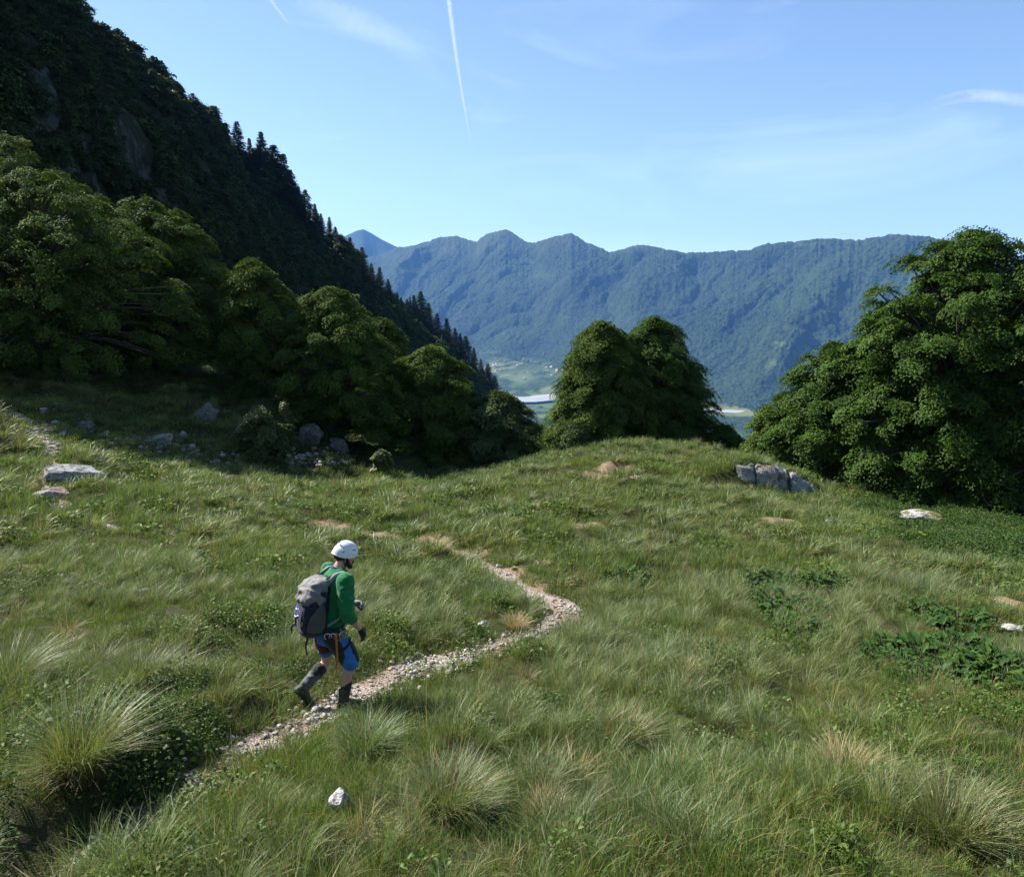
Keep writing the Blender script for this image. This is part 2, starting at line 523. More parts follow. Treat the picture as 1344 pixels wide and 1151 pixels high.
# ---- far mountain range across the valley
RIDGE = [(250, 372, 9500), (380, 352, 9000), (440, 345, 8600), (470, 340, 8400), (500, 335, 8200), (520, 325, 8000), (545, 322, 7900), (580, 311, 7800), (600, 310, 7700), (625, 318, 7500), (640, 306, 7400), (655, 303, 7300), (668, 302, 7250),
         (690, 317, 7100), (700, 319, 7050), (725, 311, 6900), (750, 306, 6800), (770, 318, 6700), (800, 331, 6550), (838, 321, 6400), (860, 324, 6300),
         (900, 332, 6150), (985, 328, 5900), (1000, 321, 5850), (1030, 318, 5750), (1080, 313, 5650), (1130, 315, 5550), (1160, 309, 5500), (1190, 308, 5400), (1222, 311, 5350), (1300, 330, 5200), (1400, 345, 5000), (1600, 340, 4900), (1900, 360, 4800)]
BASE = [(250, 462, 7000), (500, 464, 6300), (640, 468, 5600), (700, 478, 5200), (760, 492, 4700), (830, 512, 4200), (900, 526, 3900), (985, 537, 3600), (1100, 548, 3400), (1400, 560, 3200), (1900, 570, 3100)]
def _dirs(tab):
    out = []
    for u, v, d in tab:
        r = ray(u, v)
        az = math.atan2(r[0], r[1]); el = r[2] / math.hypot(r[0], r[1])
        out.append((az, d, CAMZ + d * el))
    return np.array(out)
_rd, _bd = _dirs(RIDGE), _dirs(BASE)
NC, NR = 1500, 520
az = np.linspace(R(-24), R(46), NC)
rd = np.interp(az, _rd[:, 0], _rd[:, 1]); rz = np.interp(az, _rd[:, 0], _rd[:, 2])
rz = rz + 7 * noise3(az * 160, 0 * az, 3.3) + 4 * noise3(az * 420, 0 * az, 1.3)
bd = np.interp(az, _bd[:, 0], _bd[:, 1]); bz = np.interp(az, _bd[:, 0], _bd[:, 2])
tt = np.concatenate([np.linspace(-0.32, 1.0, NR - 40), np.linspace(1.0, 1.35, 41)[1:]])
T = tt[:, None]
D = bd[None, :] + (rd - bd)[None, :] * T
prof = np.where(T < 1, 0.90 * np.clip(T, 0, 1) ** 1.12 + 0.10 * smooth(0, 1, T), 1 - 1.6 * (T - 1))
MZ = bz[None, :] + (rz - bz)[None, :] * prof - 380 * np.clip(-T, 0, 1)
MX = np.sin(az)[None, :] * D; MY = np.cos(az)[None, :] * D
lat = az[None, :] * 5600 - 1000 * T + 160 * fbm(MX * .0011, MY * .0011, 2.0, 3)      # gullies run slantwise down the face
warp = lat + 70 * fbm(MX * .004, MY * .004, 6.0, 3)
g1 = np.abs(noise3(warp / 430.0, T * 1.1 + 0 * lat, 1.1)) ; g2 = np.abs(noise3(warp / 170.0, T * 1.6 + 0 * lat, 5.1)); g3 = np.abs(noise3(warp / 75.0, T * 2.6, 7.1))
env = smooth(0.0, 0.25, T) * (1 - smooth(0.86, 1.0, T)) * (T < 1)
MZ = MZ + env * (170 * (g1 - 0.28) + 62 * (g2 - 0.28) + 16 * (g3 - 0.28)) + 40 * env * fbm(MX * .0018, MY * .0018, 3.0, 3)
MZ = MZ + smooth(-0.30, 0.0, T) * (7.0 * noise3(MX / 15.0, MY / 15.0, MZ / 15.0) + 8.0 * noise3(MX / 36.0, MY / 36.0, 2.0)) * np.where(T > 0.97, 0.6, 1.0)
def mat_range():
    k = NT('forested_mountain')
    p = k.pos()
    sep = k.n('ShaderNodeSeparateXYZ'); k.l(p, sep.inputs[0])
    n1 = k.noise(p, 0.0016, 5, 0.6); n2 = k.noise(p, 0.045, 4, 0.7); n3 = k.noise(p, 0.011, 4, 0.65)
    c = k.mix(k.maprange(n2, 0.38, 0.62), (0.002, 0.006, 0.004), (0.028, 0.050, 0.020))
    c = k.mix(k.maprange(n1, 0.42, 0.65), c, k.mix(n2, (0.012, 0.026, 0.010), (0.045, 0.070, 0.024)))
    c = k.mix(k.math('MULTIPLY', k.attr('gully'), 0.4), c, (0.055, 0.085, 0.028))
    # grass near the crest
    high = k.maprange(k.math('ADD', sep.outputs[2], k.math('MULTIPLY', k.math('SUBTRACT', n3, 0.5), 420.0)), 430.0, 560.0)
    c = k.mix(k.math('MULTIPLY', high, k.attr('meadowy')), c, (0.085, 0.10, 0.040))
    # pale rock scars
    rk = k.maprange(k.noise(p, 0.0042, 6, 0.72), 0.66, 0.73)
    c = k.mix(k.math('MULTIPLY', rk, k.attr('rocky')), c, (0.34, 0.31, 0.28))
    # clearings low on the fan
    cl = k.attr('clearing')
    c = k.mix(k.math('MULTIPLY', cl, k.maprange(k.noise(p, 0.006, 3, 0.5, 1.0), 0.52, 0.58)), c, (0.085, 0.12, 0.036))
    return k.done(k.pbr(c, 0.9, 0.1, k.bump(n2, 1.0, 14.0)))
AZ2 = np.repeat(az[None, :], len(tt), 0); T2 = np.repeat(T, NC, 1)
u_of = 672 + FPX * np.tan(AZ2) * 1.0
rocky = np.exp(-((u_of - 815) / 25) ** 2 - ((T2 - 0.42) / 0.07) ** 2) + 0.8 * np.exp(-((u_of - 590) / 22) ** 2 - ((T2 - 0.90) / 0.08) ** 2) + 0.6 * np.exp(-((u_of - 640) / 15) ** 2 - ((T2 - 0.95) / 0.05) ** 2)
meadowy = 0.25 + 0.75 * smooth(1000, 1060, u_of)
clearing = smooth(0.08, 0.0, T2) * smooth(800, 720, u_of) + 0.7 * np.exp(-((u_of - 1020) / 22) ** 2 - ((T2 - 0.25) / 0.10) ** 2)
mountain = link('mountain_range', mesh_np('mountain_range', np.stack([MX, MY, MZ], -1).reshape(-1, 3), grid_faces(len(tt), NC),
                {'gully': (smooth(0.10, 0.0, g2) * env * smooth(-0.1, 0.3, noise3(lat / 300, T * 3, 8.8))).ravel(), 'rocky': rocky.ravel(), 'meadowy': meadowy.ravel(), 'clearing': np.clip(clearing, 0, 1).ravel()}, smooth_shade=True), mat_range())
tag(mountain, 'long forested mountain ridge across the valley, blue with distance', 'mountain', kind='structure')

# ---- the pointed far peak
PK = [(300, 345), (400, 330), (440, 318), (455, 309), (468, 303), (477, 301), (487, 306), (500, 314), (520, 324), (560, 338), (640, 350)]
pa = []
for u, v in PK:
    r = ray(u, v); pa.append((math.atan2(r[0], r[1]), r[2] / math.hypot(r[0], r[1])))
pa = np.array(pa)
paz = np.linspace(pa[0, 0], pa[-1, 0], 220); pel = np.interp(paz, pa[:, 0], pa[:, 1])
pt = np.concatenate([np.linspace(0, 1, 60), np.linspace(1, 1.5, 20)[1:]])[:, None]
pd_ = 10800 + 2600 * (pt - 1)
pzr = CAMZ + 10800 * pel[None, :]
PZ = VZ + (pzr - VZ) * np.where(pt <= 1, pt, 2 - pt) + 160 * np.abs(noise3(paz[None, :] * 45 + pt * 0.8, pt * 1.5, 4.4)) * np.minimum(pt, 1) * (1 - np.minimum(pt, 1)) * 4
tag(link('mountain_peak', mesh_np('mountain_peak', np.stack([np.sin(paz)[None, :] * pd_, np.cos(paz)[None, :] * pd_, PZ], -1).reshape(-1, 3), grid_faces(len(pt), 220), smooth_shade=True), mountain.data.materials[0]),
    'pointed hazy blue peak farthest away behind the ridge', 'mountain', kind='structure')

# ---- valley floor with fields
def on_floor(u, v, z=VZ):
    d = ray(u, v); s = (z - CAMZ) / d[2]
    return d[:2] * s

RV = [on_floor(u, v) for u, v in [(520, 512), (600, 519), (660, 526), (700, 527), (735, 522), (790, 525), (850, 534), (920, 541), (975, 544), (1010, 546), (1080, 556), (1200, 575)]]
RP = _resample(RV, 25.0)
rw = 55 * (1 + 0.55 * noise3(RP[:, 0] / 260, RP[:, 1] / 260, 1.5)) + 30 * np.exp(-((np.arange(len(RP)) / len(RP) - 0.30) / 0.08) ** 2)
tr = np.gradient(RP, axis=0); tr /= np.linalg.norm(tr, axis=1)[:, None]
nr = np.stack([-tr[:, 1], tr[:, 0]], 1)
RVV = np.stack([np.column_stack([RP + nr * (rw * c * (1 + 0.2 * noise3(RP[:, 0] / 60 + c * 9, RP[:, 1] / 60, 0.3)))[:, None], np.full(len(RP), VZ + 17.0 - 5 * abs(c))]) for c in np.linspace(-1, 1, 9)], 1)
def mat_valley():
    k = NT('valley_fields')
    p = k.pos()
    mp = k.n('ShaderNodeMapping'); k.l(p, mp.inputs['Vector']); mp.inputs['Scale'].default_value = (0.006, 0.0042, 0.0); mp.inputs['Rotation'].default_value = (0, 0, 0.5)
    sep = k.n('ShaderNodeSeparateColor'); k.l(k.voro(mp.outputs[0], 1.0, out='Color'), sep.inputs[0])
    field = k.ramp(sep.outputs[0], [(0.0, (0.030, 0.062, 0.016)), (0.4, (0.065, 0.105, 0.028)), (0.7, (0.13, 0.135, 0.052)), (1.0, (0.045, 0.080, 0.020))])
    n2 = k.noise(p, 0.045, 4, 0.7)
    wood = k.mix(k.maprange(n2, 0.35, 0.68), (0.006, 0.015, 0.005), (0.036, 0.060, 0.018))
    f = k.attr('wooded')
    return k.done(k.pbr(k.mix(f, field, wood), 0.95, 0.1, k.bump(n2, 0.6, 8.0)))
vx = np.linspace(-3200, 4200, 520); vy = np.linspace(1700, 7600, 460)
VXX, VYY = np.meshgrid(vx, vy)
wd = smooth(-0.05, 0.05, fbm(VXX / 640, VYY / 260, 2.2, 4) + 0.40 - 0.46 * smooth(4150, 4350, VYY) * smooth(1000, 500, VXX))
_dr = np.full(VXX.size, 1e9)
for _i in range(0, len(RP), 3): _dr = np.minimum(_dr, np.hypot(VXX.ravel() - RP[_i, 0], (VYY.ravel() - RP[_i, 1])) - 1.0 * rw[_i])
wd = wd * smooth(40, 170, _dr.reshape(VXX.shape))
VILL = [on_floor(u_, v_) for u_, v_ in ((727, 503), (683, 504), (655, 497))]
for _q in VILL: wd = wd * (1 - 0.95 * np.exp(-(((VXX - _q[0]) / 110) ** 2 + ((VYY - _q[1]) / 240) ** 2)))
wd = np.maximum(wd, smooth(0.16, 0.22, noise3(VXX / 75, VYY / 110, 1.0)) * smooth(40, 170, _dr.reshape(VXX.shape)))
_vd = np.hypot(VXX, VYY); _va = np.arctan2(VXX, VYY)
_vb = np.interp(_va, az, bd); _vbz = np.interp(_va, az, bz)
VZZ = VZ + (_vbz - VZ) * np.clip((_vd / _vb - 0.86) / 0.14, 0, 1.0) ** 1.3 + wd * (9 + 9 * noise3(VXX / 18, VYY / 18, 3.0))
tag(link('valley_floor', mesh_np('valley_floor', np.stack([VXX, VYY, VZZ], -1).reshape(-1, 3), grid_faces(460, 520), {'wooded': wd.ravel()}, smooth_shade=True), mat_valley()),
    'flat valley floor patched with fields and woods', 'valley', kind='structure')

# ---- gravel river
def mat_river():
    k = NT('river_gravel')
    p = k.pos()
    n = k.noise(p, 0.012, 4, 0.6); w = k.noise(p, 0.006, 2, 0.4, 2.0)
    c = k.mix(n, (0.22, 0.217, 0.212), (0.35, 0.345, 0.335))
    c = k.mix(k.maprange(k.math('ABSOLUTE', k.math('SUBTRACT', w, 0.5)), 0.02, 0.008), c, (0.16, 0.32, 0.32))
    return k.done(k.pbr(c, 0.8, 0.2))
tag(link('river', mesh_np('river', RVV.reshape(-1, 3), grid_faces(len(RP), 9), smooth_shade=True), mat_river()), 'pale gravel bed of a braided river on the valley floor', 'river', kind='structure')

# ------------------------------------------------------------------ the steep shaded spur on the left
CREST = [(-72, 20, 70), (-74, 60, 66), (-73, 100, 62)] + [tuple(at(u, v, Y)) for u, v, Y in [(90, 12, 130), (180, 88, 150), (250, 152, 168), (300, 226, 185), (360, 275, 205), (420, 323, 230), (470, 370, 255), (530, 420, 290), (600, 472, 335), (655, 527, 375), (720, 610, 430)]]
FOOT = [(-36, 20, 1), (-34, 50, -2), (-35, 90, -9), (-35, 130, -14), (-33, 168, -22), (-22, 230, -38), (-2, 290, -60), (12, 335, -85), (24, 375, -108), (46, 430, -150)]
CREST = np.array(CREST, float); FOOT = np.array(FOOT, float)
NS, NTT = 460, 190
ys = np.linspace(20, 430, NS)
cr = np.stack([np.interp(ys, CREST[:, 1], CREST[:, 0]), ys, np.interp(ys, CREST[:, 1], CREST[:, 2])], 1)
ft = np.stack([np.interp(ys, FOOT[:, 1], FOOT[:, 0]), ys, np.interp(ys, FOOT[:, 1], FOOT[:, 2])], 1)
st_ = np.concatenate([np.linspace(-0.25, 1, 150), np.linspace(1, 2.0, NTT - 149)[1:]])
SPUR = np.zeros((NS, len(st_), 3))
for j, t in enumerate(st_):
    if t <= 1:
        q = ft + (cr - ft) * t
        # steep cliff below, gentler near the top
        q[:, 2] += (cr - ft)[:, 2] * 0.07 * math.sin(math.pi * max(t, 0) * 1.0)
    else:
        q = cr + (cr - ft) * (t - 1) * np.array([1, 0, -0.75])
    SPUR[:, j] = q
X_, Y_, Z_ = SPUR[..., 0], SPUR[..., 1], SPUR[..., 2]
rough_env = smooth(-0.2, 0.1, st_)[None, :] * (1 - 0.75 * smooth(0.8, 1.0, st_))[None, :]
disp = (5.0 * fbm(X_ / 30, Y_ / 26, Z_ / 30, 3) + 2.2 * np.abs(fbm(X_ / 9, Y_ / 8, Z_ / 12, 3))) * rough_env
SPUR[..., 0] += disp * 0.8; SPUR[..., 2] += disp * 0.35
def mat_cliff():
    k = NT('cliff_rock')
    p = k.pos()
    mp = k.n('ShaderNodeMapping'); k.l(p, mp.inputs['Vector']); mp.inputs['Scale'].default_value = (1, 1, 0.45); mp.inputs['Rotation'].default_value = (0.5, 0, 0.3)
    n1 = k.noise(mp.outputs[0], 0.16, 6, 0.65); n2 = k.noise(mp.outputs[0], 0.9, 6, 0.7); n3 = k.noise(p, 0.07, 4, 0.6)
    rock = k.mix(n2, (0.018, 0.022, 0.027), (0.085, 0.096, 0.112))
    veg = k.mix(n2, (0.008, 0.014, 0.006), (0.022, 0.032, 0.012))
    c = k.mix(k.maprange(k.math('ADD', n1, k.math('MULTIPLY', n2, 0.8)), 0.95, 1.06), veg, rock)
    return k.done(k.pbr(c, 0.92, 0.15, k.bump(n2, 1.0, 0.9)))
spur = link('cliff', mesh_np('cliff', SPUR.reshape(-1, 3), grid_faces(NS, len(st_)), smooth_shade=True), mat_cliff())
tag(spur, 'steep shaded rocky mountainside descending from upper left', 'mountainside', kind='structure')
def spur_at(y, t):
    fi = np.interp(y, ys, np.arange(NS)); fj = np.interp(t, st_, np.arange(len(st_)))
    i0 = int(min(fi, NS - 2)); j0 = int(min(fj, len(st_) - 2)); a, b = fi - i0, fj - j0
    return (SPUR[i0, j0] * (1 - a) + SPUR[i0 + 1, j0] * a) * (1 - b) + (SPUR[i0, j0 + 1] * (1 - a) + SPUR[i0 + 1, j0 + 1] * a) * b
# ------------------------------------------------------------------ tubes and unions
def frames(P):
    P = np.asarray(P, float)
    t = np.gradient(P, axis=0); t /= np.linalg.norm(t, axis=1)[:, None] + 1e-9
    up = np.array([0.13, 0.21, 1.0]) if abs(t[:, 2]).mean() < 0.9 else np.array([1.0, 0.2, 0.1])
    e1 = np.cross(t, up); e1 /= np.linalg.norm(e1, axis=1)[:, None] + 1e-9
    return t, e1, np.cross(e1, t)

def tube(P, rad, k=7, cap=True):
    """tapered tube along points P: (verts, quads)"""
    P = np.asarray(P, float); rad = np.broadcast_to(np.asarray(rad, float), (len(P),))
    if cap:
        P = np.vstack([P[:1], P, P[-1:]]); rad = np.concatenate([[rad[0] * .02], rad, [rad[-1] * .02]])
        Q = P.copy(); d0 = P[2] - P[1]; d1 = P[-2] - P[-3]
        Q[0] = P[1] - 0.001 * d0; Q[-1] = P[-2] + 0.001 * d1
        P = Q
    t, e1, e2 = frames(P)
    a = np.linspace(0, 2 * np.pi, k, endpoint=False)
    V = P[:, None] + rad[:, None, None] * (np.cos(a)[None, :, None] * e1[:, None] + np.sin(a)[None, :, None] * e2[:, None])
    n = len(P)
    i = np.arange(n - 1)[:, None] * k; j = np.arange(k)[None, :]; j2 = (j + 1) % k
    F = np.stack([i + j, i + j2, i + k + j2, i + k + j], -1).reshape(-1, 4)
    return V.reshape(-1, 3), F

def join(parts):
    V, F, o = [], [], 0
    for v, f in parts:
        V.append(v); F.append(np.asarray(f) + o); o += len(v)
    return np.vstack(V), np.vstack(F)

def curve3(P, n=10):
    P = np.asarray(P, float)
    Q = np.vstack([2 * P[0] - P[1], P, 2 * P[-1] - P[-2]])
    out = []
    for i in range(1, len(Q) - 2):
        t = np.linspace(0, 1, n, endpoint=False)[:, None]
        out.append(0.5 * (2 * Q[i] + (Q[i + 1] - Q[i - 1]) * t + (2 * Q[i - 1] - 5 * Q[i] + 4 * Q[i + 1] - Q[i + 2]) * t ** 2
                          + (3 * Q[i] - Q[i - 1] - 3 * Q[i + 1] + Q[i + 2]) * t ** 3))
    out.append(P[-1:])
    return np.vstack(out)

# ------------------------------------------------------------------ broadleaf trees
def unit(v):
    return v / (np.linalg.norm(v, axis=-1, keepdims=True) + 1e-9)

def leaf_quads(pos, nrm, axis, L, W, fold=0.12):
    """diamond leaves: n x 4 verts"""
    side = unit(np.cross(nrm, axis)); nn = unit(np.cross(axis, side))
    L = L[:, None]; W = W[:, None]
    a = pos; b = pos + axis * L * 0.45 + side * W * 0.5 + nn * L * fold; c = pos + axis * L - nn * L * 0.10; d = pos + axis * L * 0.45 - side * W * 0.5 + nn * L * fold
    return np.stack([a, b, c, d], 1).reshape(-1, 3)

def crown_profile(s, kind):
    if kind == 'dome':      # leafy to the ground, widest low
        return np.where(s < 0.28, 0.88 + 0.12 * s / 0.28, np.sqrt(np.clip(1 - ((s - 0.28) / 0.72) ** 2, 0, 1)) * 0.9 + 0.1 * (1 - s))
    if kind == 'tall':
        return np.where(s < 0.35, 0.65 + 0.35 * s / 0.35, np.clip(1 - ((s - 0.35) / 0.66) ** 2, 0, 1) ** 0.65)
    return np.where(s < 0.4, 0.55 + 0.45 * s / 0.4, np.sqrt(np.clip(1 - ((s - 0.4) / 0.6) ** 2, 0, 1)))

def beech(seed, H, RX, RY, z0=0.4, kind='dome', boughs=110, sprays=15, leaves=34, leaf=0.078, spray_r=0.36, bough_r=None, trunk_r=None, fill=0.36):
    rg = np.random.default_rng(seed)
    if leaves > 15:
        leaves, sprays, boughs = int(leaves * 2.5), int(sprays * 0.80), int(boughs * 2.9)
        sprays = max(6, int(sprays * 0.52))
        bough_r = 0.60 * (bough_r or (0.16 * (RX + RY) / 2 + 0.25))
    hc = H - z0
    # rejection sample heights in proportion to the crown's girth
    s = rg.random(boughs * 6); s = s[rg.random(len(s)) < (0.25 + 0.75 * crown_profile(s, kind))][:boughs]
    nb = len(s)
    az_ = rg.random(nb) * 2 * np.pi
    f = np.where(rg.random(nb) < fill, rg.uniform(0.25, 0.7, nb), rg.uniform(0.66, 1.12, nb))
    stick = rg.random(nb) < 0.09
    f = np.where(stick, rg.uniform(1.05, 1.15, nb), f)
    ox, oy = seed * 3.17, seed * 1.31
    lump = 1 + 0.18 * noise3(np.cos(az_) * 1.3 + ox, np.sin(az_) * 1.3 + oy, s * 2.2) + 0.12 * noise3(np.cos(az_) * 3 + oy, np.sin(az_) * 3, s * 5)
    pr = crown_profile(s, kind) * f * lump
    br = (bough_r or (0.16 * (RX + RY) / 2 + 0.25)) * rg.uniform(0.65, 1.3, nb) * (0.75 + 0.35 * (1 - s)) * np.where(stick, 0.6, 1.0)
    C = np.stack([np.cos(az_) * np.maximum(pr * RX - br * 0.55, 0.05 * RX), np.sin(az_) * np.maximum(pr * RY - br * 0.55, 0.05 * RY), z0 + hc * s * (1 - 0.02) - br * 0.15], 1)
    C[:, 2] = np.minimum(C[:, 2] + 0.25 * lump - 0.25, H - 0.2)
    # a leader so the top is not flat
    C[0] = (0.06 * RX * rg.normal(), 0.06 * RY * rg.normal(), H - 0.45); br[0] = 0.6 * br.mean()
    outw = np.stack([np.cos(az_), np.sin(az_), 0.25 + 1.1 * (s - 0.25)], 1); outw = unit(outw)
    # sprays: flat fans of leaves, layered, drooping at the rim
    ns = nb * sprays
    bi = np.repeat(np.arange(nb), sprays)
    q = unit(rg.normal(size=(ns, 3))) * (rg.random(ns) ** (1 / 2.2))[:, None]
    q[:, 2] = np.abs(q[:, 2]) * 0.9 - 0.45 * rg.random(ns)
    q *= np.array([1, 1, 0.58])
    oh = unit(outw[bi] * np.array([1, 1, 0.0]))
    q = q + oh * ((q * oh).sum(1) * 0.40)[:, None]
    q[:, 2] -= 0.02 * np.clip((q * oh).sum(1), 0, 2) ** 2
    ext = 1 + 0.35 * (rg.random(ns) < 0.18)
    SCn = C[bi] + q * br[bi][:, None] * ext[:, None]
    n = unit(np.stack([q[:, 0] * 0.5 + outw[bi, 0] * 0.35, q[:, 1] * 0.5 + outw[bi, 1] * 0.35, np.full(ns, 0.95)], 1) + rg.normal(size=(ns, 3)) * 0.16)
    d = unit(q * np.array([1, 1, 0.3]) + outw[bi] * 0.6 + rg.normal(size=(ns, 3)) * 0.25)
    d = unit(d - n * (d * n).sum(1)[:, None]); e = np.cross(n, d)
    sr = spray_r * rg.uniform(0.6, 1.35, ns)
    m = ns * leaves
    si = np.repeat(np.arange(ns), leaves)
    th = rg.random(m) * 2 * np.pi; rho = np.sqrt(rg.random(m))
    lx, ly = rho * np.cos(th) * 1.25, rho * np.sin(th) * 0.8
    P = SCn[si] + d[si] * (lx * sr[si])[:, None] + e[si] * (ly * sr[si])[:, None] - n[si] * ((0.22 * rho ** 2 + 0.10 * rg.random(m)) * sr[si])[:, None]
    P[:, 2] -= 0.10 * sr[si] * np.clip(lx, 0, 2) ** 2
    ln = unit(n[si] + rg.normal(size=(m, 3)) * 0.20)
    la = unit(d[si] * 0.7 + d[si] * lx[:, None] * 0.3 + e[si] * ly[:, None] * 1.1 + rg.normal(size=(m, 3)) * 0.3)
    L = leaf * rg.uniform(0.75, 1.3, m)
    V = leaf_quads(P, ln, la, L, L * rg.uniform(0.62, 0.85, m))
    tint = np.clip(0.45 * rg.random(ns)[si] + 0.55 * rg.random(m), 0, 1)
    LF = np.arange(m * 4).reshape(-1, 4)
    # wood
    tr = trunk_r or 0.022 * H + 0.04
    zt = np.linspace(-0.5, H * 0.86, 12)
    wob = np.stack([0.02 * H * noise3(zt * 0.5 + ox, 0 * zt, 1), 0.02 * H * noise3(zt * 0.5, 0 * zt + oy, 7), zt], 1)
    parts = [tube(wob, np.interp(zt, [-0.5, 0, 0.6, H * 0.86], [tr * 1.5, tr * 1.25, tr, tr * 0.12]), 9)]
    for i in range(nb):
        zb = max(0.15 * H, C[i, 2] * rg.uniform(0.45, 0.75)); zb = min(zb, H * 0.8)
        b0 = np.array([np.interp(zb, zt, wob[:, 0]), np.interp(zb, zt, wob[:, 1]), zb])
        mid = b0 * 0.5 + C[i] * 0.5 + np.array([0, 0, 0.10 * np.linalg.norm(C[i] - b0)])
        tl = C[i] + outw[i] * br[i] * 0.6
        ra = tr * rg.uniform(0.18, 0.34) * (1 - 0.5 * zb / H)
        parts.append(tube(curve3([b0, mid, C[i], tl], 3), np.linspace(ra, ra * 0.18, 10), 5))
    # twigs into the fans
    tw = rg.choice(ns, min(ns, 260), replace=False)
    for j in tw:
        a = C[bi[j]]; parts.append(tube(np.stack([a, (a + SCn[j]) / 2 + [0, 0, .05], SCn[j] + d[j] * sr[j] * 0.5]), [0.014, 0.010, 0.004], 3, cap=False))
    wv, wf = join(parts)
    return (V, LF, tint), (wv, wf)

LEAF_MATS = {
    'deep': leafy('beech_leaf_deep', (0.016, 0.044, 0.006), (0.074, 0.132, 0.020), 0.22, 0.6, 0.08),
    'mid': leafy('beech_leaf', (0.022, 0.048, 0.007), (0.106, 0.160, 0.030), 0.22, 0.65, 0.04),
    'grey': leafy('willow_leaf', (0.045, 0.074, 0.022), (0.105, 0.140, 0.048), 0.24, 0.6, 0.08),
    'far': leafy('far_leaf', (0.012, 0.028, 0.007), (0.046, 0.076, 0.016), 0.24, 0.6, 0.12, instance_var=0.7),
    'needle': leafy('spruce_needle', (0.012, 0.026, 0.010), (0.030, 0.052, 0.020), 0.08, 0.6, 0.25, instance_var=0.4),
    'young': leafy('young_leaf', (0.075, 0.10, 0.028), (0.14, 0.16, 0.05), 0.25, 0.5, 0.3),
}
M_BARK = simple('bark', (0.075, 0.068, 0.058), 0.9, 0.2, 0.45, 9.0, 0.5, 14.0)

def beyond_h(x, y):
    """ground height also on the slope beyond the meadow sheet"""
    if y < 47.5:
        return float(h_at(x, y))
    e = float(bil(_GB, np.clip(x, -44, 44), 47.9))
    return e - 0.75 * (y - 47.5)

def plant_tree(name, label, cat, u, vtop, hw, Y, kind, mat, seed, group=None, ry=None, sink=0.0, z0=0.3, **kw):
    top = at(u, vtop, Y)
    zg = beyond_h(top[0], Y) - sink
    H = top[2] - zg
    RX = hw / FPX * Y * 1.02
    (V, F, tint), (wv, wf) = beech(seed, H, RX, (ry or 0.95) * RX, z0=z0, kind=kind, **kw)
    e = empty(name, (top[0], Y, zg))
    tag(e, label, cat, group)
    link('crown', mesh_np('crown', V, F, {'tint': np.repeat(tint, 4)}), LEAF_MATS[mat], e)
    link('trunk', mesh_np('trunk', wv, wf, smooth_shade=True), M_BARK, e)
    return e

GL, GR_ = 'beech trees along the foot of the left mountainside', 'beech trees on the right edge of the meadow'
plant_tree('beech_tree', 'broad dark beech tree filling the left edge above the grassy bank', 'tree', 35, 222, 165, 32.0, 'dome', 'mid', 21, GL, boughs=190, sprays=16, leaves=36, z0=0.5)
plant_tree('beech_tree', 'tallest beech crown rising behind the broad one at the left edge', 'tree', 5, 172, 120, 40.0, 'dome', 'mid', 22, GL, boughs=130, sprays=15, leaves=32, z0=0.8)
plant_tree('beech_tree', 'beech with slanting crown between the broad edge tree and the slender one', 'tree', 192, 258, 98, 36.5, 'dome', 'mid', 23, GL, boughs=150, sprays=15, leaves=34, z0=0.4)
plant_tree('beech_tree', 'slender light green beech standing above the rock with the shrub', 'tree', 330, 336, 50, 35.0, 'tall', 'mid', 24, GL, boughs=95, sprays=15, leaves=34, z0=0.4)
plant_tree('beech_tree', 'rounded beech with sunlit top to the right of the slender one', 'tree', 432, 374, 84, 35.0, 'dome', 'mid', 25, GL, boughs=145, sprays=15, leaves=34, z0=0.3)
plant_tree('beech_tree', 'shadowed beech half hidden behind the rounded sunlit one', 'tree', 497, 415, 55, 43.0, 'dome', 'mid', 26, GL, boughs=90, sprays=14, leaves=32, z0=0.5)
plant_tree('beech_tree', 'low beech leaning over the meadow rim next to the round bush', 'tree', 565, 452, 76, 37.0, 'dome', 'mid', 27, GL, boughs=125, sprays=15, leaves=34, z0=0.2)
plant_tree('bush', 'round leafy bush on the meadow rim left of the knoll', 'bush', 652, 512, 60, 36.0, 'dome', 'grey', 28, None, boughs=70, sprays=14, leaves=34, leaf=0.085, z0=0.1)
plant_tree('bush', 'small dark bush tucked between the round bush and the knoll', 'bush', 704, 552, 28, 41.0, 'dome', 'mid', 29, None, boughs=45, sprays=12, leaves=30, z0=0.1)
GK = 'clump of beech trees behind the knoll'
plant_tree('beech_tree', 'left tree of the clump behind the knoll with pale lower leaves', 'tree', 790, 420, 64, 38.0, 'dome', 'mid', 30, GK, boughs=260, bough_r=0.72, sprays=16, leaves=34, z0=0.3, fill=0.35)
plant_tree('beech_tree', 'right and darker tree of the clump behind the knoll', 'tree', 858, 414, 78, 40.0, 'dome', 'deep', 31, GK, boughs=290, bough_r=0.75, sprays=16, leaves=34, z0=0.3, fill=0.35)
plant_tree('beech_tree', 'middle stem filling the gap between the two trees behind the knoll', 'tree', 824, 438, 66, 39.4, 'dome', 'mid', 130, GK, boughs=200, bough_r=0.72, sprays=15, leaves=34, z0=0.3)
plant_tree('bush', 'pale leaved bush at the left foot of the knoll trees', 'bush', 756, 545, 28, 36.5, 'dome', 'grey', 131, None, boughs=55, sprays=14, leaves=32, z0=0.1)
plant_tree('bush', 'dark bush at the right foot of the knoll trees', 'bush', 902, 508, 30, 40.5, 'dome', 'deep', 132, None, boughs=60, sprays=14, leaves=32, z0=0.1)
plant_tree('bush', 'low dark bush filling the gap right of the knoll trees', 'bush', 950, 557, 38, 38.5, 'dome', 'deep', 32, None, boughs=60, sprays=13, leaves=32, z0=0.1)
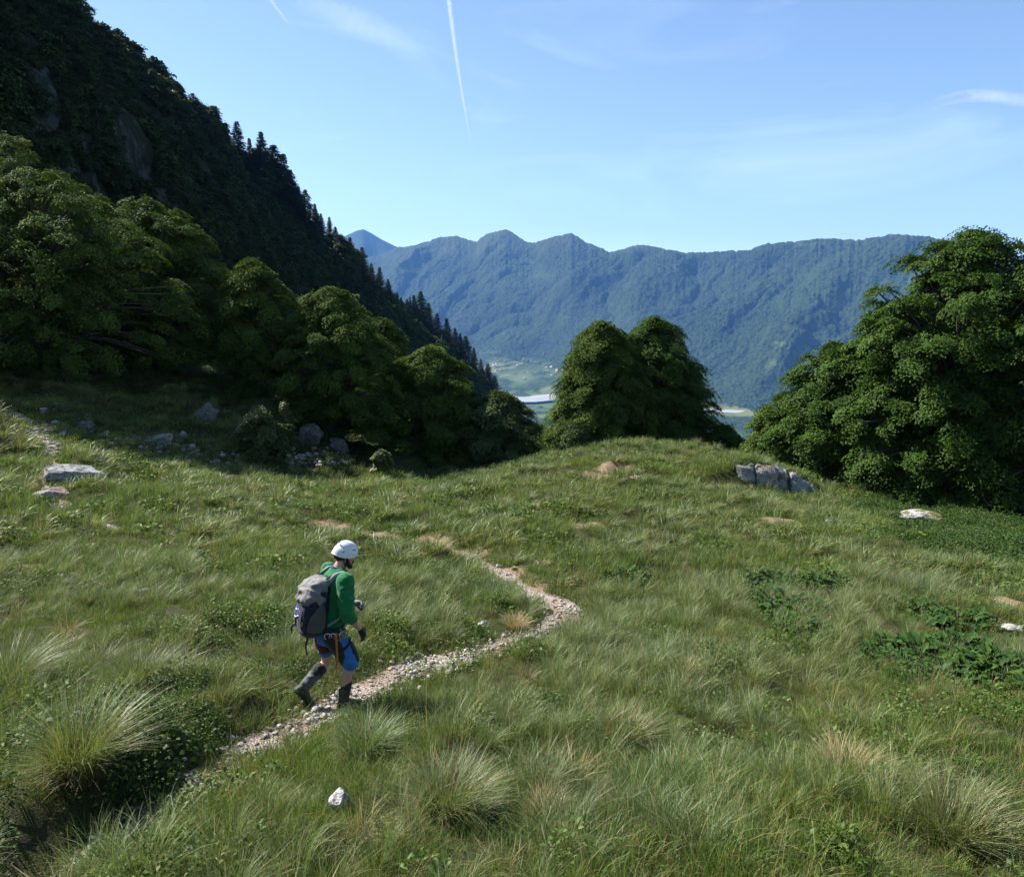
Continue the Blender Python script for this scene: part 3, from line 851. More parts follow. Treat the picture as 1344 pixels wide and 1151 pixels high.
plant_tree('beech_tree', 'tallest and largest beech at the right edge of the meadow', 'tree', 1278, 294, 138, 27.5, 'dome', 'deep', 33, GR_, boughs=260, sprays=17, leaves=36, leaf=0.076, z0=0.35, bough_r=0.80, fill=0.35)
plant_tree('beech_tree', 'beech cut by the right edge of the picture beside the largest one', 'tree', 1420, 300, 120, 25.5, 'dome', 'deep', 34, GR_, boughs=150, sprays=16, leaves=36, leaf=0.076, z0=0.35, bough_r=0.8)
plant_tree('beech_tree', 'middle height beech stepping down left of the largest right tree', 'tree', 1172, 398, 92, 28.5, 'dome', 'deep', 35, GR_, boughs=160, sprays=16, leaves=36, leaf=0.076, z0=0.3, bough_r=0.7)
plant_tree('beech_tree', 'beech with bright green leaves above the cracked rock outcrop', 'tree', 1098, 448, 72, 29.5, 'dome', 'deep', 36, GR_, boughs=100, sprays=16, leaves=36, leaf=0.076, z0=0.4, bough_r=0.65)
plant_tree('beech_tree', 'lowest and leftmost tree of the right hand clump', 'tree', 1040, 522, 56, 31.0, 'dome', 'mid', 37, GR_, boughs=70, sprays=15, leaves=34, z0=0.2)
plant_tree('shrub', 'pale grey green shrub in front of the shaded rock outcrop', 'shrub', 340, 532, 27, 28.5, 'dome', 'grey', 38, None, boughs=26, sprays=10, leaves=26, leaf=0.08, z0=0.05, spray_r=0.28, bough_r=0.34)
plant_tree('sapling', 'small yellow green sapling alone at the shadow edge', 'sapling', 500, 586, 10, 29.5, 'tall', 'young', 39, None, boughs=14, sprays=7, leaves=20, leaf=0.07, z0=0.05, spray_r=0.16, bough_r=0.18, trunk_r=0.015)

# ------------------------------------------------------------------ spruces
def spruce(seed, H, Rr, gap=0.40, per=10, clump=0.36):
    rg = np.random.default_rng(seed)
    Vp, Vn, Va, Ls = [], [], [], []
    z = 0.10 * H
    while z < H * 0.985:
        s = 1 - z / H
        r = Rr * (1 - (1 - s) ** 1.8) * rg.uniform(0.7, 1.1) + 0.06
        k = max(5, int(per * (0.6 + 0.6 * s)))
        a0 = rg.random() * 6.28
        for i in range(k):
            a = a0 + 6.283 * i / k + rg.normal() * 0.25
            rr = r * rg.uniform(0.6, 1.15)
            m = max(4, int(rr / clump * 3.4))
            t = np.linspace(0.12, 1, m)
            dr = np.array([math.cos(a), math.sin(a)])
            for tt_ in t:
                for sgn in (-1, 1):
                    p = np.array([dr[0] * rr * tt_, dr[1] * rr * tt_, z - 0.28 * rr * tt_ ** 1.3 + 0.10 * rr * tt_ ** 4 + rg.normal() * 0.05])
                    ax = np.array([dr[0] * 0.8 - dr[1] * sgn * 0.7, dr[1] * 0.8 + dr[0] * sgn * 0.7, -0.25 + rg.normal() * 0.15])
                    Vp.append(p); Va.append(ax); Vn.append([rg.normal() * 0.25, rg.normal() * 0.25, 1]); Ls.append(clump * rg.uniform(0.8, 1.5) * (0.6 + 0.6 * (1 - abs(tt_ - 0.5))))
        z += gap * (0.55 + 0.6 * s)
    Vp, Vn, Va, Ls = np.array(Vp), unit(np.array(Vn)), unit(np.array(Va)), np.array(Ls)
    # leader
    V = leaf_quads(Vp, Vn, Va, Ls, Ls * 0.5, -0.05)
    tint = rg.random(len(Vp))
    top = tube(np.array([[0, 0, -0.8], [0, 0, H * 0.5], [0, 0, H]]), [0.016 * H, 0.009 * H, 0.01], 6)
    return (V, np.arange(len(Vp) * 4).reshape(-1, 4), tint), top
SPR = []
for i, (h, r) in enumerate([(12, 3.3), (13, 2.9), (10, 3.0), (12, 2.6)]):
    (V, F, tint), (wv, wf) = spruce(60 + i, h, r)
    SPR.append((mesh_np('crown', V, F, {'tint': np.repeat(tint, 4)}), mesh_np('trunk', wv, wf, smooth_shade=True), h))
    SPR[-1][0].materials.append(LEAF_MATS['needle']); SPR[-1][1].materials.append(M_BARK)
FARB = []
for i, (h, r, kd) in enumerate([(7.0, 3.0, 'dome'), (8.5, 3.0, 'round'), (5.5, 2.8, 'dome'), (7.5, 2.4, 'tall')]):
    (V, F, tint), (wv, wf) = beech(80 + i, h, r, r, 0.3, kd, boughs=42, sprays=8, leaves=11, leaf=0.34, spray_r=0.6, bough_r=0.85)
    FARB.append((mesh_np('crown', V, F, {'tint': np.repeat(tint, 4)}), mesh_np('trunk', wv, wf, smooth_shade=True), h))
    FARB[-1][0].materials.append(LEAF_MATS['far']); FARB[-1][1].materials.append(M_BARK)

def far_tree(name, proto, loc, h, rz, label, group, wide=1.0, cat='tree'):
    cm, wm, h0 = proto
    e = empty(name, loc, rz)
    s = h / h0
    e.scale = (s * wide, s * wide, s)
    tag(e, label, cat, group)
    link('crown', cm, None, e); link('trunk', wm, None, e)
    return e

# spruces whose tips stand against the sky or the far mountain (tip pixel, height in metres)
TIPS = [(283, 143, 11), (296, 160, 9), (310, 158, 12), (327, 181, 10), (342, 172, 13), (350, 196, 9), (358, 189, 11), (372, 201, 12), (381, 222, 10), (391, 243, 9), (400, 248, 11), (413, 267, 10), (421, 280, 9), (432, 284, 11), (440, 297, 9),
        (459, 311, 11), (468, 326, 9), (475, 323, 12), (487, 345, 9), (498, 350, 11), (509, 366, 9), (521, 383, 8), (534, 392, 10), (543, 387, 12), (552, 382, 13), (562, 396, 11), (573, 410, 10), (586, 417, 12), (597, 430, 10), (604, 437, 10), (611, 440, 12), (622, 456, 10), (640, 477, 13), (631, 470, 10), (649, 492, 11)]
_r = random.Random(12)
for _i in range(26):
    _u = _r.uniform(276, 440); TIPS.append((_u, np.interp(_u, [270, 285, 342, 372, 400, 440], [150, 156, 186, 214, 254, 300]) + _r.uniform(4, 26), 10))
for _i in range(14):
    _u = _r.uniform(540, 655); TIPS.append((_u, np.interp(_u, [540, 586, 640, 660], [392, 422, 480, 505]) + _r.uniform(4, 20), 10))
for i, (u, v, hh) in enumerate(TIPS):
    # the spur's crest under this tip
    Yc = np.interp(u, [90, 180, 250, 300, 360, 420, 470, 530, 600, 655], [130, 150, 168, 185, 205, 230, 255, 290, 335, 375]) - random.uniform(1, 8)
    tip = at(u, v, Yc)
    t_ = 0.97
    gz = spur_at(Yc, 0.98)[2]
    h = max(7.0, min(tip[2] - gz, 19.0)) if tip[2] - gz > 4 else hh
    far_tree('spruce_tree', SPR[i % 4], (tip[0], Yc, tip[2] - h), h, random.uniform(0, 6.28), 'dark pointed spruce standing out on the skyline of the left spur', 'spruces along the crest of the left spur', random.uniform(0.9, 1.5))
# spruces and broadleaf trees down the shaded face
rgf = np.random.default_rng(5)
nb_, ns_ = 0, 0
tries = 0
while (nb_ < 235 or ns_ < 60) and tries < 6000:
    tries += 1
    y = 95 + 300 * rgf.random() ** 1.1
    t = 0.08 + 0.97 * rgf.random() ** 0.75
    p = spur_at(y, t)
    clf = noise3(p[0] / 22, p[1] / 22, p[2] / 16)
    if t < 0.80 and y < 190 and clf > 0.30: continue
    if t < 0.80 and clf > 0.42: continue
    if rgf.random() < 0.26 + 0.2 * (y > 230) and ns_ < 60 and y > 165:
        far_tree('spruce_tree', SPR[tries % 4], p + [0, 0, -0.5], rgf.uniform(7, 12), rgf.uniform(0, 6.28), 'dark spruce growing among broadleaf trees on the shaded left face', 'spruces on the shaded left face', rgf.uniform(0.85, 1.1)); ns_ += 1
    elif nb_ < 235:
        k = 1.0 if y > 170 else 0.75
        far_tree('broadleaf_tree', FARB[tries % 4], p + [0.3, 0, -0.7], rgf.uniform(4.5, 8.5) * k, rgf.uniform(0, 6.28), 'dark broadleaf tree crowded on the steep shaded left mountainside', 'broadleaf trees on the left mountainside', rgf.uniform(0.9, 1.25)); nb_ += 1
# young conifer by the rocks
(V, F, tint), (wv, wf) = spruce(71, 1.75, 0.55, 0.13, 8, 0.10)
p = gpt(375, 583)
e = tag(empty('young_conifer', (p[0], p[1], p[2] - 0.05)), 'young yellow green conifer beside the grey shrub and rock', 'tree')
link('crown', mesh_np('crown', V, F, {'tint': np.repeat(tint, 4)}), LEAF_MATS['young'], e); link('trunk', mesh_np('trunk', wv, wf), M_BARK, e)
# ------------------------------------------------------------------ rocks
def mat_rock(name, lo, hi, moss=None, dry=False):
    k = NT(name)
    co = k.pos()
    n1 = k.noise(co, 3.0, 6, 0.65); n2 = k.noise(co, 16.0, 5, 0.7); n3 = k.noise(co, 1.3, 3, 0.6)
    c = k.mix(k.maprange(n1, 0.3, 0.7), lo, hi)
    c = k.mix(k.maprange(n2, 0.56, 0.72), c, tuple(x * 0.42 for x in lo))
    c = k.mix(k.maprange(k.noise(co, 6.5, 5, 0.7), 0.60, 0.66), c, (0.10, 0.095, 0.06))
    c = k.mix(k.maprange(k.voro(co, 5.0, 'DISTANCE_TO_EDGE'), 0.035, 0.0), c, tuple(x * 0.35 for x in lo))
    if moss:
        nm = k.n('ShaderNodeNewGeometry'); sep = k.n('ShaderNodeSeparateXYZ'); k.l(nm.outputs['Normal'], sep.inputs[0])
        f = k.math('MULTIPLY', k.maprange(sep.outputs[2], 0.55, 0.85), k.maprange(k.noise(co, 3.6, 4, 0.6), 0.47, 0.55))
        c = k.mix(f, c, moss)
    return k.done(k.pbr(c, 0.9, 0.2, k.bump(k.math('ADD', n1, n2), 0.9, 0.05)))
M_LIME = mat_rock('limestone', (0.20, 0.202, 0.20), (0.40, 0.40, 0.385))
M_LIMEMOSS = mat_rock('mossy_limestone', (0.26, 0.255, 0.24), (0.48, 0.47, 0.45), (0.13, 0.12, 0.02))
M_WHITE = mat_rock('white_stone', (0.50, 0.48, 0.45), (0.72, 0.70, 0.67))
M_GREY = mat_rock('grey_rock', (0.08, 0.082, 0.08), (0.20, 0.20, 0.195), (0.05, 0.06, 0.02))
M_PINK = mat_rock('reddish_stone', (0.28, 0.19, 0.155), (0.46, 0.36, 0.31))

def rock_mesh(seed, size, cuts=9, sub=4, rough=0.10, strata=0.0, boxy=1.0):
    rg = np.random.default_rng(seed)
    bm = bmesh.new()
    bmesh.ops.create_icosphere(bm, subdivisions=sub, radius=1.0)
    V = np.array([v.co for v in bm.verts])
    V = np.sign(V) * np.abs(V) ** boxy
    for i in range(cuts):
        n = unit(rg.normal(size=3)); d = rg.uniform(0.48, 0.84)
        s = V @ n
        V = np.where((s > d)[:, None], V - (s - d)[:, None] * n * 0.94, V)
    V = V + unit(V) * (rough * fbm(V[:, 0] * 1.7 + seed, V[:, 1] * 1.7, V[:, 2] * 1.7, 4))[:, None]
    if strata:
        V = V + unit(V * [1, 1, 0]) * (strata * np.sin(V[:, 2] * 14 + 2 * noise3(V[:, 0] * 2, V[:, 1] * 2, seed)))[:, None]
    V = V * np.asarray(size)
    for v, c in zip(bm.verts, V): v.co = c
    me = bpy.data.meshes.new('rock'); bm.to_mesh(me); bm.free()
    return me
def put_rock(name, label, u, v, wpx, hpx, seed, mat, rz=0.0, depth=0.7, sink=0.35, cat='rock', group=None, tilt=(0, 0), cuts=9, sub=4, rough=0.10, strata=0.0, lift=0.0):
    sink += 0.06
    p = gpt(u, v)
    Y = p[1]; k = Y / FPX
    sz = (wpx * k / 2, wpx * k / 2 * depth, hpx * k / 2 / (1 - sink) )
    o = link(name, rock_mesh(seed, sz, cuts, sub, rough, strata), mat)
    o.location = (p[0], p[1] + sz[1] * 0.5, p[2] + sz[2] * (1 - 2 * sink) + lift)
    o.rotation_euler = (tilt[0], tilt[1], rz)
    return tag(o, label, cat, group)
put_rock('boulder', 'long flat grey boulder beside the upper left path', 95, 632, 80, 26, 3, M_LIME, 0.1, 0.6, 0.32, 'boulder', cuts=12, rough=0.16, strata=0.03)
put_rock('rock', 'low pale grey rock just below the flat boulder', 50, 656, 34, 14, 4, M_LIME, 0.2, 0.7, 0.3)
put_rock('rock', 'reddish earth coloured rock beside the path bend', 76, 654, 30, 17, 14, M_PINK, 0.5, 0.7, 0.3)
put_rock('boulder', 'wide mossy white boulder at the foot of the right trees', 1210, 687, 76, 15, 5, M_LIMEMOSS, -0.1, 0.65, 0.3, 'boulder', cuts=12, rough=0.14)
put_rock('rock', 'small rounded grey stone alone in the right grass', 1088, 694, 22, 15, 6, M_LIME, 0.4, 0.8, 0.3)
put_rock('rock', 'bright white pointed stone in the near grass', 446, 1066, 34, 25, 79, M_WHITE, 0.5, 0.9, 0.30, tilt=(0.1, 0.22), cuts=16, rough=0.07, lift=0.06)
put_rock('rock', 'flat pinkish white stone at the right edge of the meadow', 1332, 833, 38, 9, 8, M_LIMEMOSS, 0.1, 0.7, 0.3, lift=0.04)
put_rock('rock', 'flat bare stone lying in worn turf on the knoll', 836, 631, 20, 5, 9, M_PINK, 0.1, 0.8, 0.3, lift=0.03)
put_rock('rock', 'grey weathered stone sunk in left grass near a tussock', 186, 785, 26, 10, 10, M_GREY, 0.3, 0.7, 0.3, lift=0.03)
put_rock('rock', 'pale stone at the inner bend of the gravel path', 632, 825, 18, 10, 11, M_WHITE, 0.3, 0.8, 0.3, lift=0.02)
# the cracked outcrop: three slabs tipped together
# rocks in the shade of the left bank
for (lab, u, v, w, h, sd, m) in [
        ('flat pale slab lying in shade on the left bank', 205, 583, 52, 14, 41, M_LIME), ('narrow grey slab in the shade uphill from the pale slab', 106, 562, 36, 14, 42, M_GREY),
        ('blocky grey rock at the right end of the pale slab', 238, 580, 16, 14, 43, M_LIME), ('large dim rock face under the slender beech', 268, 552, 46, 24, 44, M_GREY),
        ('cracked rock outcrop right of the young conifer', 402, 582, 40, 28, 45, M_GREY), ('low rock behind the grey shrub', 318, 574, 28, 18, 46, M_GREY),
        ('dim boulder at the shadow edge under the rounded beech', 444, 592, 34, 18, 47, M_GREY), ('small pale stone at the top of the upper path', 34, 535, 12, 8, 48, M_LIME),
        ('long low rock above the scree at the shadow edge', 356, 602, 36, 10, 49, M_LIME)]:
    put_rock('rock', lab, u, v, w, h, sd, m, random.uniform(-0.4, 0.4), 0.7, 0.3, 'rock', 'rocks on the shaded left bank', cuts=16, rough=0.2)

def outcrop():
    """a wall of limestone blocks split by upright cracks, set into the bank"""
    pl, pr = np.array(_L0), np.array(_L1)
    pl[2], pr[2] = h_at(pl[0], pl[1]), h_at(pr[0], pr[1])
    e = empty('rock_outcrop', tuple((pl + pr) / 2))
    tag(e, 'cracked grey limestone outcrop topped with dry orange grass', 'rock outcrop')
    ax = pr - pl; ln = math.hypot(ax[0], ax[1]); dx = np.array([ax[0], ax[1]]) / ln; back = np.array([-dx[1], dx[0]])
    if back[1] < 0: back = -back
    cuts = [0.0, 0.23, 0.50, 0.66, 1.0]
    tops = [(0.40, 0.58), (0.56, 0.66), (0.72, 0.66), (0.62, 0.34)]
    for i in range(4):
        a, b = cuts[i] * ln + 0.016, cuts[i + 1] * ln - 0.016
        bm = bmesh.new(); bmesh.ops.create_cube(bm, size=2.0)
        bmesh.ops.subdivide_edges(bm, edges=bm.edges[:], cuts=15, use_grid_fill=True)
        V = np.array([v.co for v in bm.verts])
        s = (V[:, 0] + 1) / 2; d = (V[:, 1] + 1) / 2; z = (V[:, 2] + 1) / 2
        rnd = 0.07 * (np.abs(V[:, 0]) ** 6 + np.abs(V[:, 2]) ** 6 * 1.2)
        X = a + (b - a) * s
        Y = (-0.02, -0.16, 0.04, -0.10)[i] + (0.62 - rnd * 2) * d + rnd * (1 - d) + 0.10 * z * (1 - d)
        top = tops[i][0] + (tops[i][1] - tops[i][0]) * s
        Z = -0.45 + z * (top + 0.45) - 0.04 * np.abs(V[:, 0]) ** 7 * z - 0.05 * (1 - d) ** 6 * z
        n = fbm(X * 2.3 + i * 7, Y * 2.3, Z * 2.3, 4)
        str_ = 0.03 * np.sin(Z * 17 + 3 * noise3(X, Y, Z + i))
        Y = Y - (0.10 * n + str_) * (1 - d) ; Z = Z + 0.08 * n * z
        P = np.column_stack([dx[0] * X + back[0] * Y, dx[1] * X + back[1] * Y, Z + (pr[2] - pl[2]) * X / ln]) + pl - np.array((pl + pr) / 2)
        for v, c in zip(bm.verts, P): v.co = c
        me = bpy.data.meshes.new('slab'); bm.to_mesh(me); bm.free()
        link('slab', me, M_LIME, e)
outcrop()
# ------------------------------------------------------------------ the walker
def ball(c, r, n=14):
    """ellipsoid"""
    r = np.broadcast_to(np.asarray(r, float), (3,))
    th = np.linspace(0.02, np.pi - 0.02, n); ph = np.linspace(0, 2 * np.pi, 2 * n, endpoint=False)
    V = np.stack([np.sin(th)[:, None] * np.cos(ph)[None, :], np.sin(th)[:, None] * np.sin(ph)[None, :], np.cos(th)[:, None] + 0 * ph[None, :]], -1) * r + np.asarray(c)
    k = 2 * n
    i = np.arange(n - 1)[:, None] * k; j = np.arange(k)[None, :]; j2 = (j + 1) % k
    F = np.stack([i + j, i + k + j, i + k + j2, i + j2], -1).reshape(-1, 4)
    caps = [[0, a, a + 1, a + 1] for a in range(1, k - 1)]
    b = (n - 1) * k
    caps += [[b, b + a + 1, b + a, b + a] for a in range(1, k - 1)]
    return V.reshape(-1, 3), np.vstack([F, np.array(caps)])

def limb(P, rad, n=8, k=14):
    """smooth tapering limb with round ends"""
    P = np.asarray(P, float); rad = np.asarray(rad, float)
    C = curve3(P, n)
    rr = curve3(np.column_stack([rad, rad * 0, rad * 0]), n)[:, 0]
    parts = [tube(C, rr, k), ball(P[0], rad[0], 8), ball(P[-1], rad[-1], 8)]
    return join(parts)

def loft(sections, k=28, exp=2.0):
    """stack of superellipse rings (x, y, z, rx, ry[, exponent]) closed at both ends"""
    S = np.array([list(s) + [exp] * (6 - len(s)) for s in sections], float)
    a = np.linspace(0, 2 * np.pi, k, endpoint=False)
    c, s = np.cos(a), np.sin(a)
    V = []
    for x, y, z, rx, ry, e in S:
        V.append(np.column_stack([x + rx * np.sign(c) * np.abs(c) ** (2 / e), y + ry * np.sign(s) * np.abs(s) ** (2 / e), np.full(k, z)]))
    V.insert(0, V[0] * 0.02 + V[0].mean(0) * 0.98); V.append(V[-1] * 0.02 + V[-1].mean(0) * 0.98)
    n = len(V)
    i = np.arange(n - 1)[:, None] * k; j = np.arange(k)[None, :]; j2 = (j + 1) % k
    return np.vstack(V), np.stack([i + j, i + j2, i + k + j2, i + k + j], -1).reshape(-1, 4)

def pyd(name, v, f):
    """mesh that tolerates degenerate quads"""
    me = bpy.data.meshes.new(name)
    me.from_pydata([tuple(x) for x in v], [], [tuple(dict.fromkeys(int(i) for i in q)) for q in f])
    me.validate()
    return me

def union(name, parts, voxel=0.008, smooth_it=3, wrinkle=0.0, wscale=14.0, seed=1, strength=0.5):
    v, f = join(parts)
    me = pyd(name, v, f)
    o = bpy.data.objects.new('temporary', me); COL.objects.link(o)
    r = o.modifiers.new('r', 'REMESH'); r.mode = 'VOXEL'; r.voxel_size = voxel
    if smooth_it:
        s = o.modifiers.new('s', 'SMOOTH'); s.iterations = smooth_it; s.factor = strength
    dg = bpy.context.evaluated_depsgraph_get()
    out = bpy.data.meshes.new_from_object(o.evaluated_get(dg))
    bpy.data.objects.remove(o); bpy.data.meshes.remove(me)
    out.name = name
    n = len(out.vertices)
    if wrinkle:
        co = np.empty(n * 3, np.float32); no = np.empty(n * 3, np.float32)
        out.vertices.foreach_get('co', co); out.vertex_normals.foreach_get('vector', no)
        co = co.reshape(-1, 3); no = no.reshape(-1, 3)
        w = 1 - 2 * np.abs(noise3(co[:, 0] * wscale + seed, co[:, 1] * wscale, co[:, 2] * wscale * 1.5)) + 0.5 * noise3(co[:, 0] * wscale * 2.3, co[:, 1] * wscale * 2.3, co[:, 2] * wscale * 2.3 + seed)
        co = co + no * (w * wrinkle)[:, None]
        out.vertices.foreach_set('co', co.ravel().astype(np.float32))
    out.polygons.foreach_set('use_smooth', np.ones(len(out.polygons), bool))
    out.update()
    return out

def xform(part, M):
    v, f = part
    M = np.array(M)
    return v @ M[:3, :3].T + M[:3, 3], f

# local frame: +x forward, +y to the walker's left, +z up, ground at z = 0
HIPR, KNR, ANR = np.array([0.00, -0.095, 0.855]), np.array([0.17, -0.10, 0.475]), np.array([0.075, -0.105, 0.105])
HIPL, KNL, ANL = np.array([-0.01, 0.095, 0.855]), np.array([0.0, 0.12, 0.462]), np.array([-0.245, 0.135, 0.18])
SHR, ELR, WRR = np.array([0.09, -0.20, 1.41]), np.array([0.065, -0.275, 1.10]), np.array([0.215, -0.255, 0.885])
SHL, ELL, WRL = np.array([0.10, 0.20, 1.41]), np.array([0.13, 0.25, 1.12]), np.array([0.285, 0.03, 1.07])
NECK, HEAD = np.array([0.115, 0.0, 1.475]), np.array([0.195, -0.010, 1.625])
HEADM = Matrix.Translation(Vector(HEAD)) @ Matrix.Rotation(R(-14), 4, 'Z') @ Matrix.Rotation(R(24), 4, 'Y')

# the trailing left foot stands on the ground where it is
_c0, _s0 = math.cos(math.atan2(0.62, 0.80)), math.sin(math.atan2(0.62, 0.80))
_f0 = gpt(452, 930)
_o = np.array([ANL[0] - 0.02 - 0.08, ANL[1] + 0.105])
_lift = float(h_at(_f0[0] + _c0 * _o[0] - _s0 * _o[1], _f0[1] + _s0 * _o[0] + _c0 * _o[1]) - _f0[2])
ANL = ANL + np.array([0, 0, min(0.12, max(-0.05, _lift + 0.02))])

def hand_parts(wr, d, palm, thumb_side, curl, g=0.0):
    """palm slab, four unequal curled fingers and a thumb from the side of the palm; d = pointing way, palm = facing way"""
    d = unit(np.asarray(d, float)); palm = np.asarray(palm, float); palm = unit(palm - d * (palm @ d)); side = np.cross(palm, d) * thumb_side
    parts = []
    for k, off in enumerate((-0.026, -0.009, 0.009, 0.026)):
        a = wr + d * 0.012 + side * off * 0.7; b = wr + d * 0.088 + side * off
        parts.append(limb([a, b], [0.0125 + g, 0.0115 + g], 4, 10))
        ln = (0.060, 0.074, 0.078, 0.070)[k]
        ang = 0.0; p = b; pts = [p]
        for seg, fr in enumerate((0.45, 0.32, 0.23)):
            ang += curl * (0.8, 1.0, 0.8)[seg] * (1.0, 0.93, 0.9, 1.08)[k]
            p = p + (d * math.cos(ang) + palm * math.sin(ang)) * ln * fr
            pts.append(p)
        parts.append(limb(pts, [0.0098 + g, 0.0090 + g, 0.0083 + g, 0.0070 + g], 4, 10))
    t0 = wr + d * 0.025 + side * 0.026; t1 = t0 + (d * 0.55 + side * 0.75 + palm * 0.3) * 0.042; t2 = t1 + (d * 0.85 + side * 0.1 + palm * 0.5) * 0.032; t3 = t2 + (d * 0.8 - side * 0.2 + palm * 0.6) * 0.024
    parts.append(limb([t0, t1, t2, t3], [0.0135 + g, 0.0112 + g, 0.0102 + g, 0.0082 + g], 4, 10))
    return parts
RH = dict(wr=WRR, d=(0.42, 0.06, -0.90), palm=(-0.25, 0.9, -0.2), thumb_side=-1, curl=0.42)
LH = dict(wr=WRL, d=(0.62, -0.78, 0.02), palm=(-0.6, -0.5, -0.55), thumb_side=-1, curl=0.75)

def head_part():
    v, f = ball((0, 0, 0), (1, 1, 1), 30)
    x, y, z = v[:, 0].copy(), v[:, 1].copy(), v[:, 2].copy()
    sx = np.where(x > 0, 0.098, 0.100); sz = np.where(z > 0, 0.118, 0.122)
    jaw = 1 - 0.26 * smooth(0.0, -1.0, z)                               # narrows to the chin
    X, Y, Z = x * sx, y * 0.077 * jaw, z * sz
    X = np.where(z < 0, X + 0.020 * smooth(0, -1, z), X)
    front = smooth(0.35, 0.9, x)
    X = X - 0.012 * front * np.exp(-((np.abs(y) - 0.38) / 0.18) ** 2 - ((z - 0.04) / 0.16) ** 2)          # eye sockets
    X = X + 0.005 * front * np.exp(-((z - 0.22) / 0.10) ** 2)                                              # brow
    X = X - 0.004 * front * np.exp(-((z + 0.50) / 0.03) ** 2 - (y / 0.3) ** 2)                             # mouth line
    return np.column_stack([X, Y, Z]), f
hp = [head_part(),
      limb([(0.088, 0, 0.022), (0.108, 0, -0.012), (0.116, 0, -0.030)], [0.010, 0.012, 0.014], 4, 10), ball((0.104, 0.011, -0.032), 0.009, 8), ball((0.104, -0.011, -0.032), 0.009, 8),
      limb([(0.094, 0.018, -0.060), (0.101, 0, -0.058), (0.094, -0.018, -0.060)], [0.005, 0.0065, 0.005], 4, 8), limb([(0.093, 0.016, -0.071), (0.100, 0, -0.072), (0.093, -0.016, -0.071)], [0.005, 0.007, 0.005], 4, 8),
      ball((0.076, 0.030, 0.004), 0.0125, 8), ball((0.076, -0.030, 0.004), 0.0125, 8)]
for s in (-1, 1):
    hp.append(limb([(-0.006, s * 0.075, 0.026), (-0.018, s * 0.083, 0.018), (-0.018, s * 0.084, -0.008), (-0.006, s * 0.077, -0.028)], [0.007, 0.009, 0.0085, 0.008], 4, 8))
hp = [xform(q, HEADM) for q in hp]
torso = [(-0.005, 0, 0.785, 0.115, 0.165), (0.0, 0, 0.89, 0.115, 0.165), (0.022, 0, 1.03, 0.10, 0.145), (0.045, 0, 1.20, 0.108, 0.155), (0.07, 0, 1.32, 0.115, 0.175), (0.09, 0, 1.41, 0.10, 0.17), (0.10, 0, 1.46, 0.07, 0.10)]
body_parts = [loft(torso), limb([NECK - [0.01, 0, 0.05], NECK + [0.02, 0, 0.03], HEAD + [-0.028, 0, -0.06]], [0.072, 0.060, 0.058])] + hp
for sh, el, wr in ((SHR, ELR, WRR), (SHL, ELL, WRL)):
    body_parts.append(limb([sh, sh * 0.5 + el * 0.5, el, el * 0.65 + wr * 0.35, wr], [0.058, 0.047, 0.040, 0.041, 0.026]))
for hip, kn, an in ((HIPR, KNR, ANR), (HIPL, KNL, ANL)):
    calf = kn * 0.66 + an * 0.34 + np.array([-0.018, 0, 0])
    body_parts.append(limb([hip, hip * 0.5 + kn * 0.5, kn, calf, an * 0.85 + kn * 0.15, an], [0.092, 0.075, 0.054, 0.056, 0.038, 0.036]))
body_parts += hand_parts(**RH) + hand_parts(**LH)
body_parts += [limb([ANR, ANR + [0.09, 0, -0.055]], [0.036, 0.026]), limb([ANL, ANL + np.array([0.03, 0.004, -0.08])], [0.036, 0.026])]

def mat_skin():
    k = NT('skin')
    n = k.noise(k.objco(), 22, 4, 0.6)
    s = k.n('ShaderNodeBsdfPrincipled')
    k.l(k.mix(k.maprange(n, 0.3, 0.7), (0.42, 0.235, 0.165), (0.52, 0.30, 0.215)), s.inputs['Base Color'])
    s.inputs['Roughness'].default_value = 0.5
    s.inputs['Subsurface Weight'].default_value = 0.12
    s.inputs['Subsurface Radius'].default_value = (0.012, 0.005, 0.003)
    return k.done(s.outputs[0])
def cloth(name, col, rough=0.85, var=0.18):
    k = NT(name)
    co = k.objco()
    n = k.noise(co, 18, 4, 0.6); w = k.n('ShaderNodeTexWave'); k.l(co, w.inputs['Vector']); w.inputs['Scale'].default_value = 220
    c = k.mix(k.maprange(n, 0.3, 0.7), tuple(x * (1 - var) for x in col), tuple(x * (1 + var) for x in col))
    s = k.n('ShaderNodeBsdfPrincipled'); k.l(c, s.inputs['Base Color']); s.inputs['Roughness'].default_value = rough; s.inputs['Specular IOR Level'].default_value = 0.25
    s.inputs['Sheen Weight'].default_value = 0.15
    k.l(k.bump(k.math('ADD', k.math('MULTIPLY', w.outputs['Fac'], 0.15), n), 0.35, 0.006), s.inputs['Normal'])
    return k.done(s.outputs[0])
M_SKIN = mat_skin()
M_GREEN = cloth('green_fleece', (0.007, 0.135, 0.038))
M_BLUE = cloth('blue_shorts', (0.018, 0.145, 0.40)); M_BLACK = cloth('black_cloth', (0.016, 0.016, 0.018)); M_MAROON = cloth('maroon_cloth', (0.085, 0.014, 0.014))
M_SOCK = cloth('charcoal_knit', (0.02, 0.022, 0.02)); M_GAITER = cloth('grey_gaiter', (0.075, 0.088, 0.082), 0.7, 0.35)
M_BOOT = simple('boot_leather', (0.045, 0.052, 0.036), 0.7, 0.3, 0.3, 25, 0.3)
M_SOLE = simple('boot_sole', (0.02, 0.02, 0.02), 0.8, 0.3)
M_NAVY = cloth('navy_pack', (0.007, 0.009, 0.024), 0.6); M_PGREY = cloth('light_grey_pack', (0.170, 0.167, 0.163), 0.7); M_MESHG = cloth('grey_mesh', (0.062, 0.066, 0.060), 0.8)
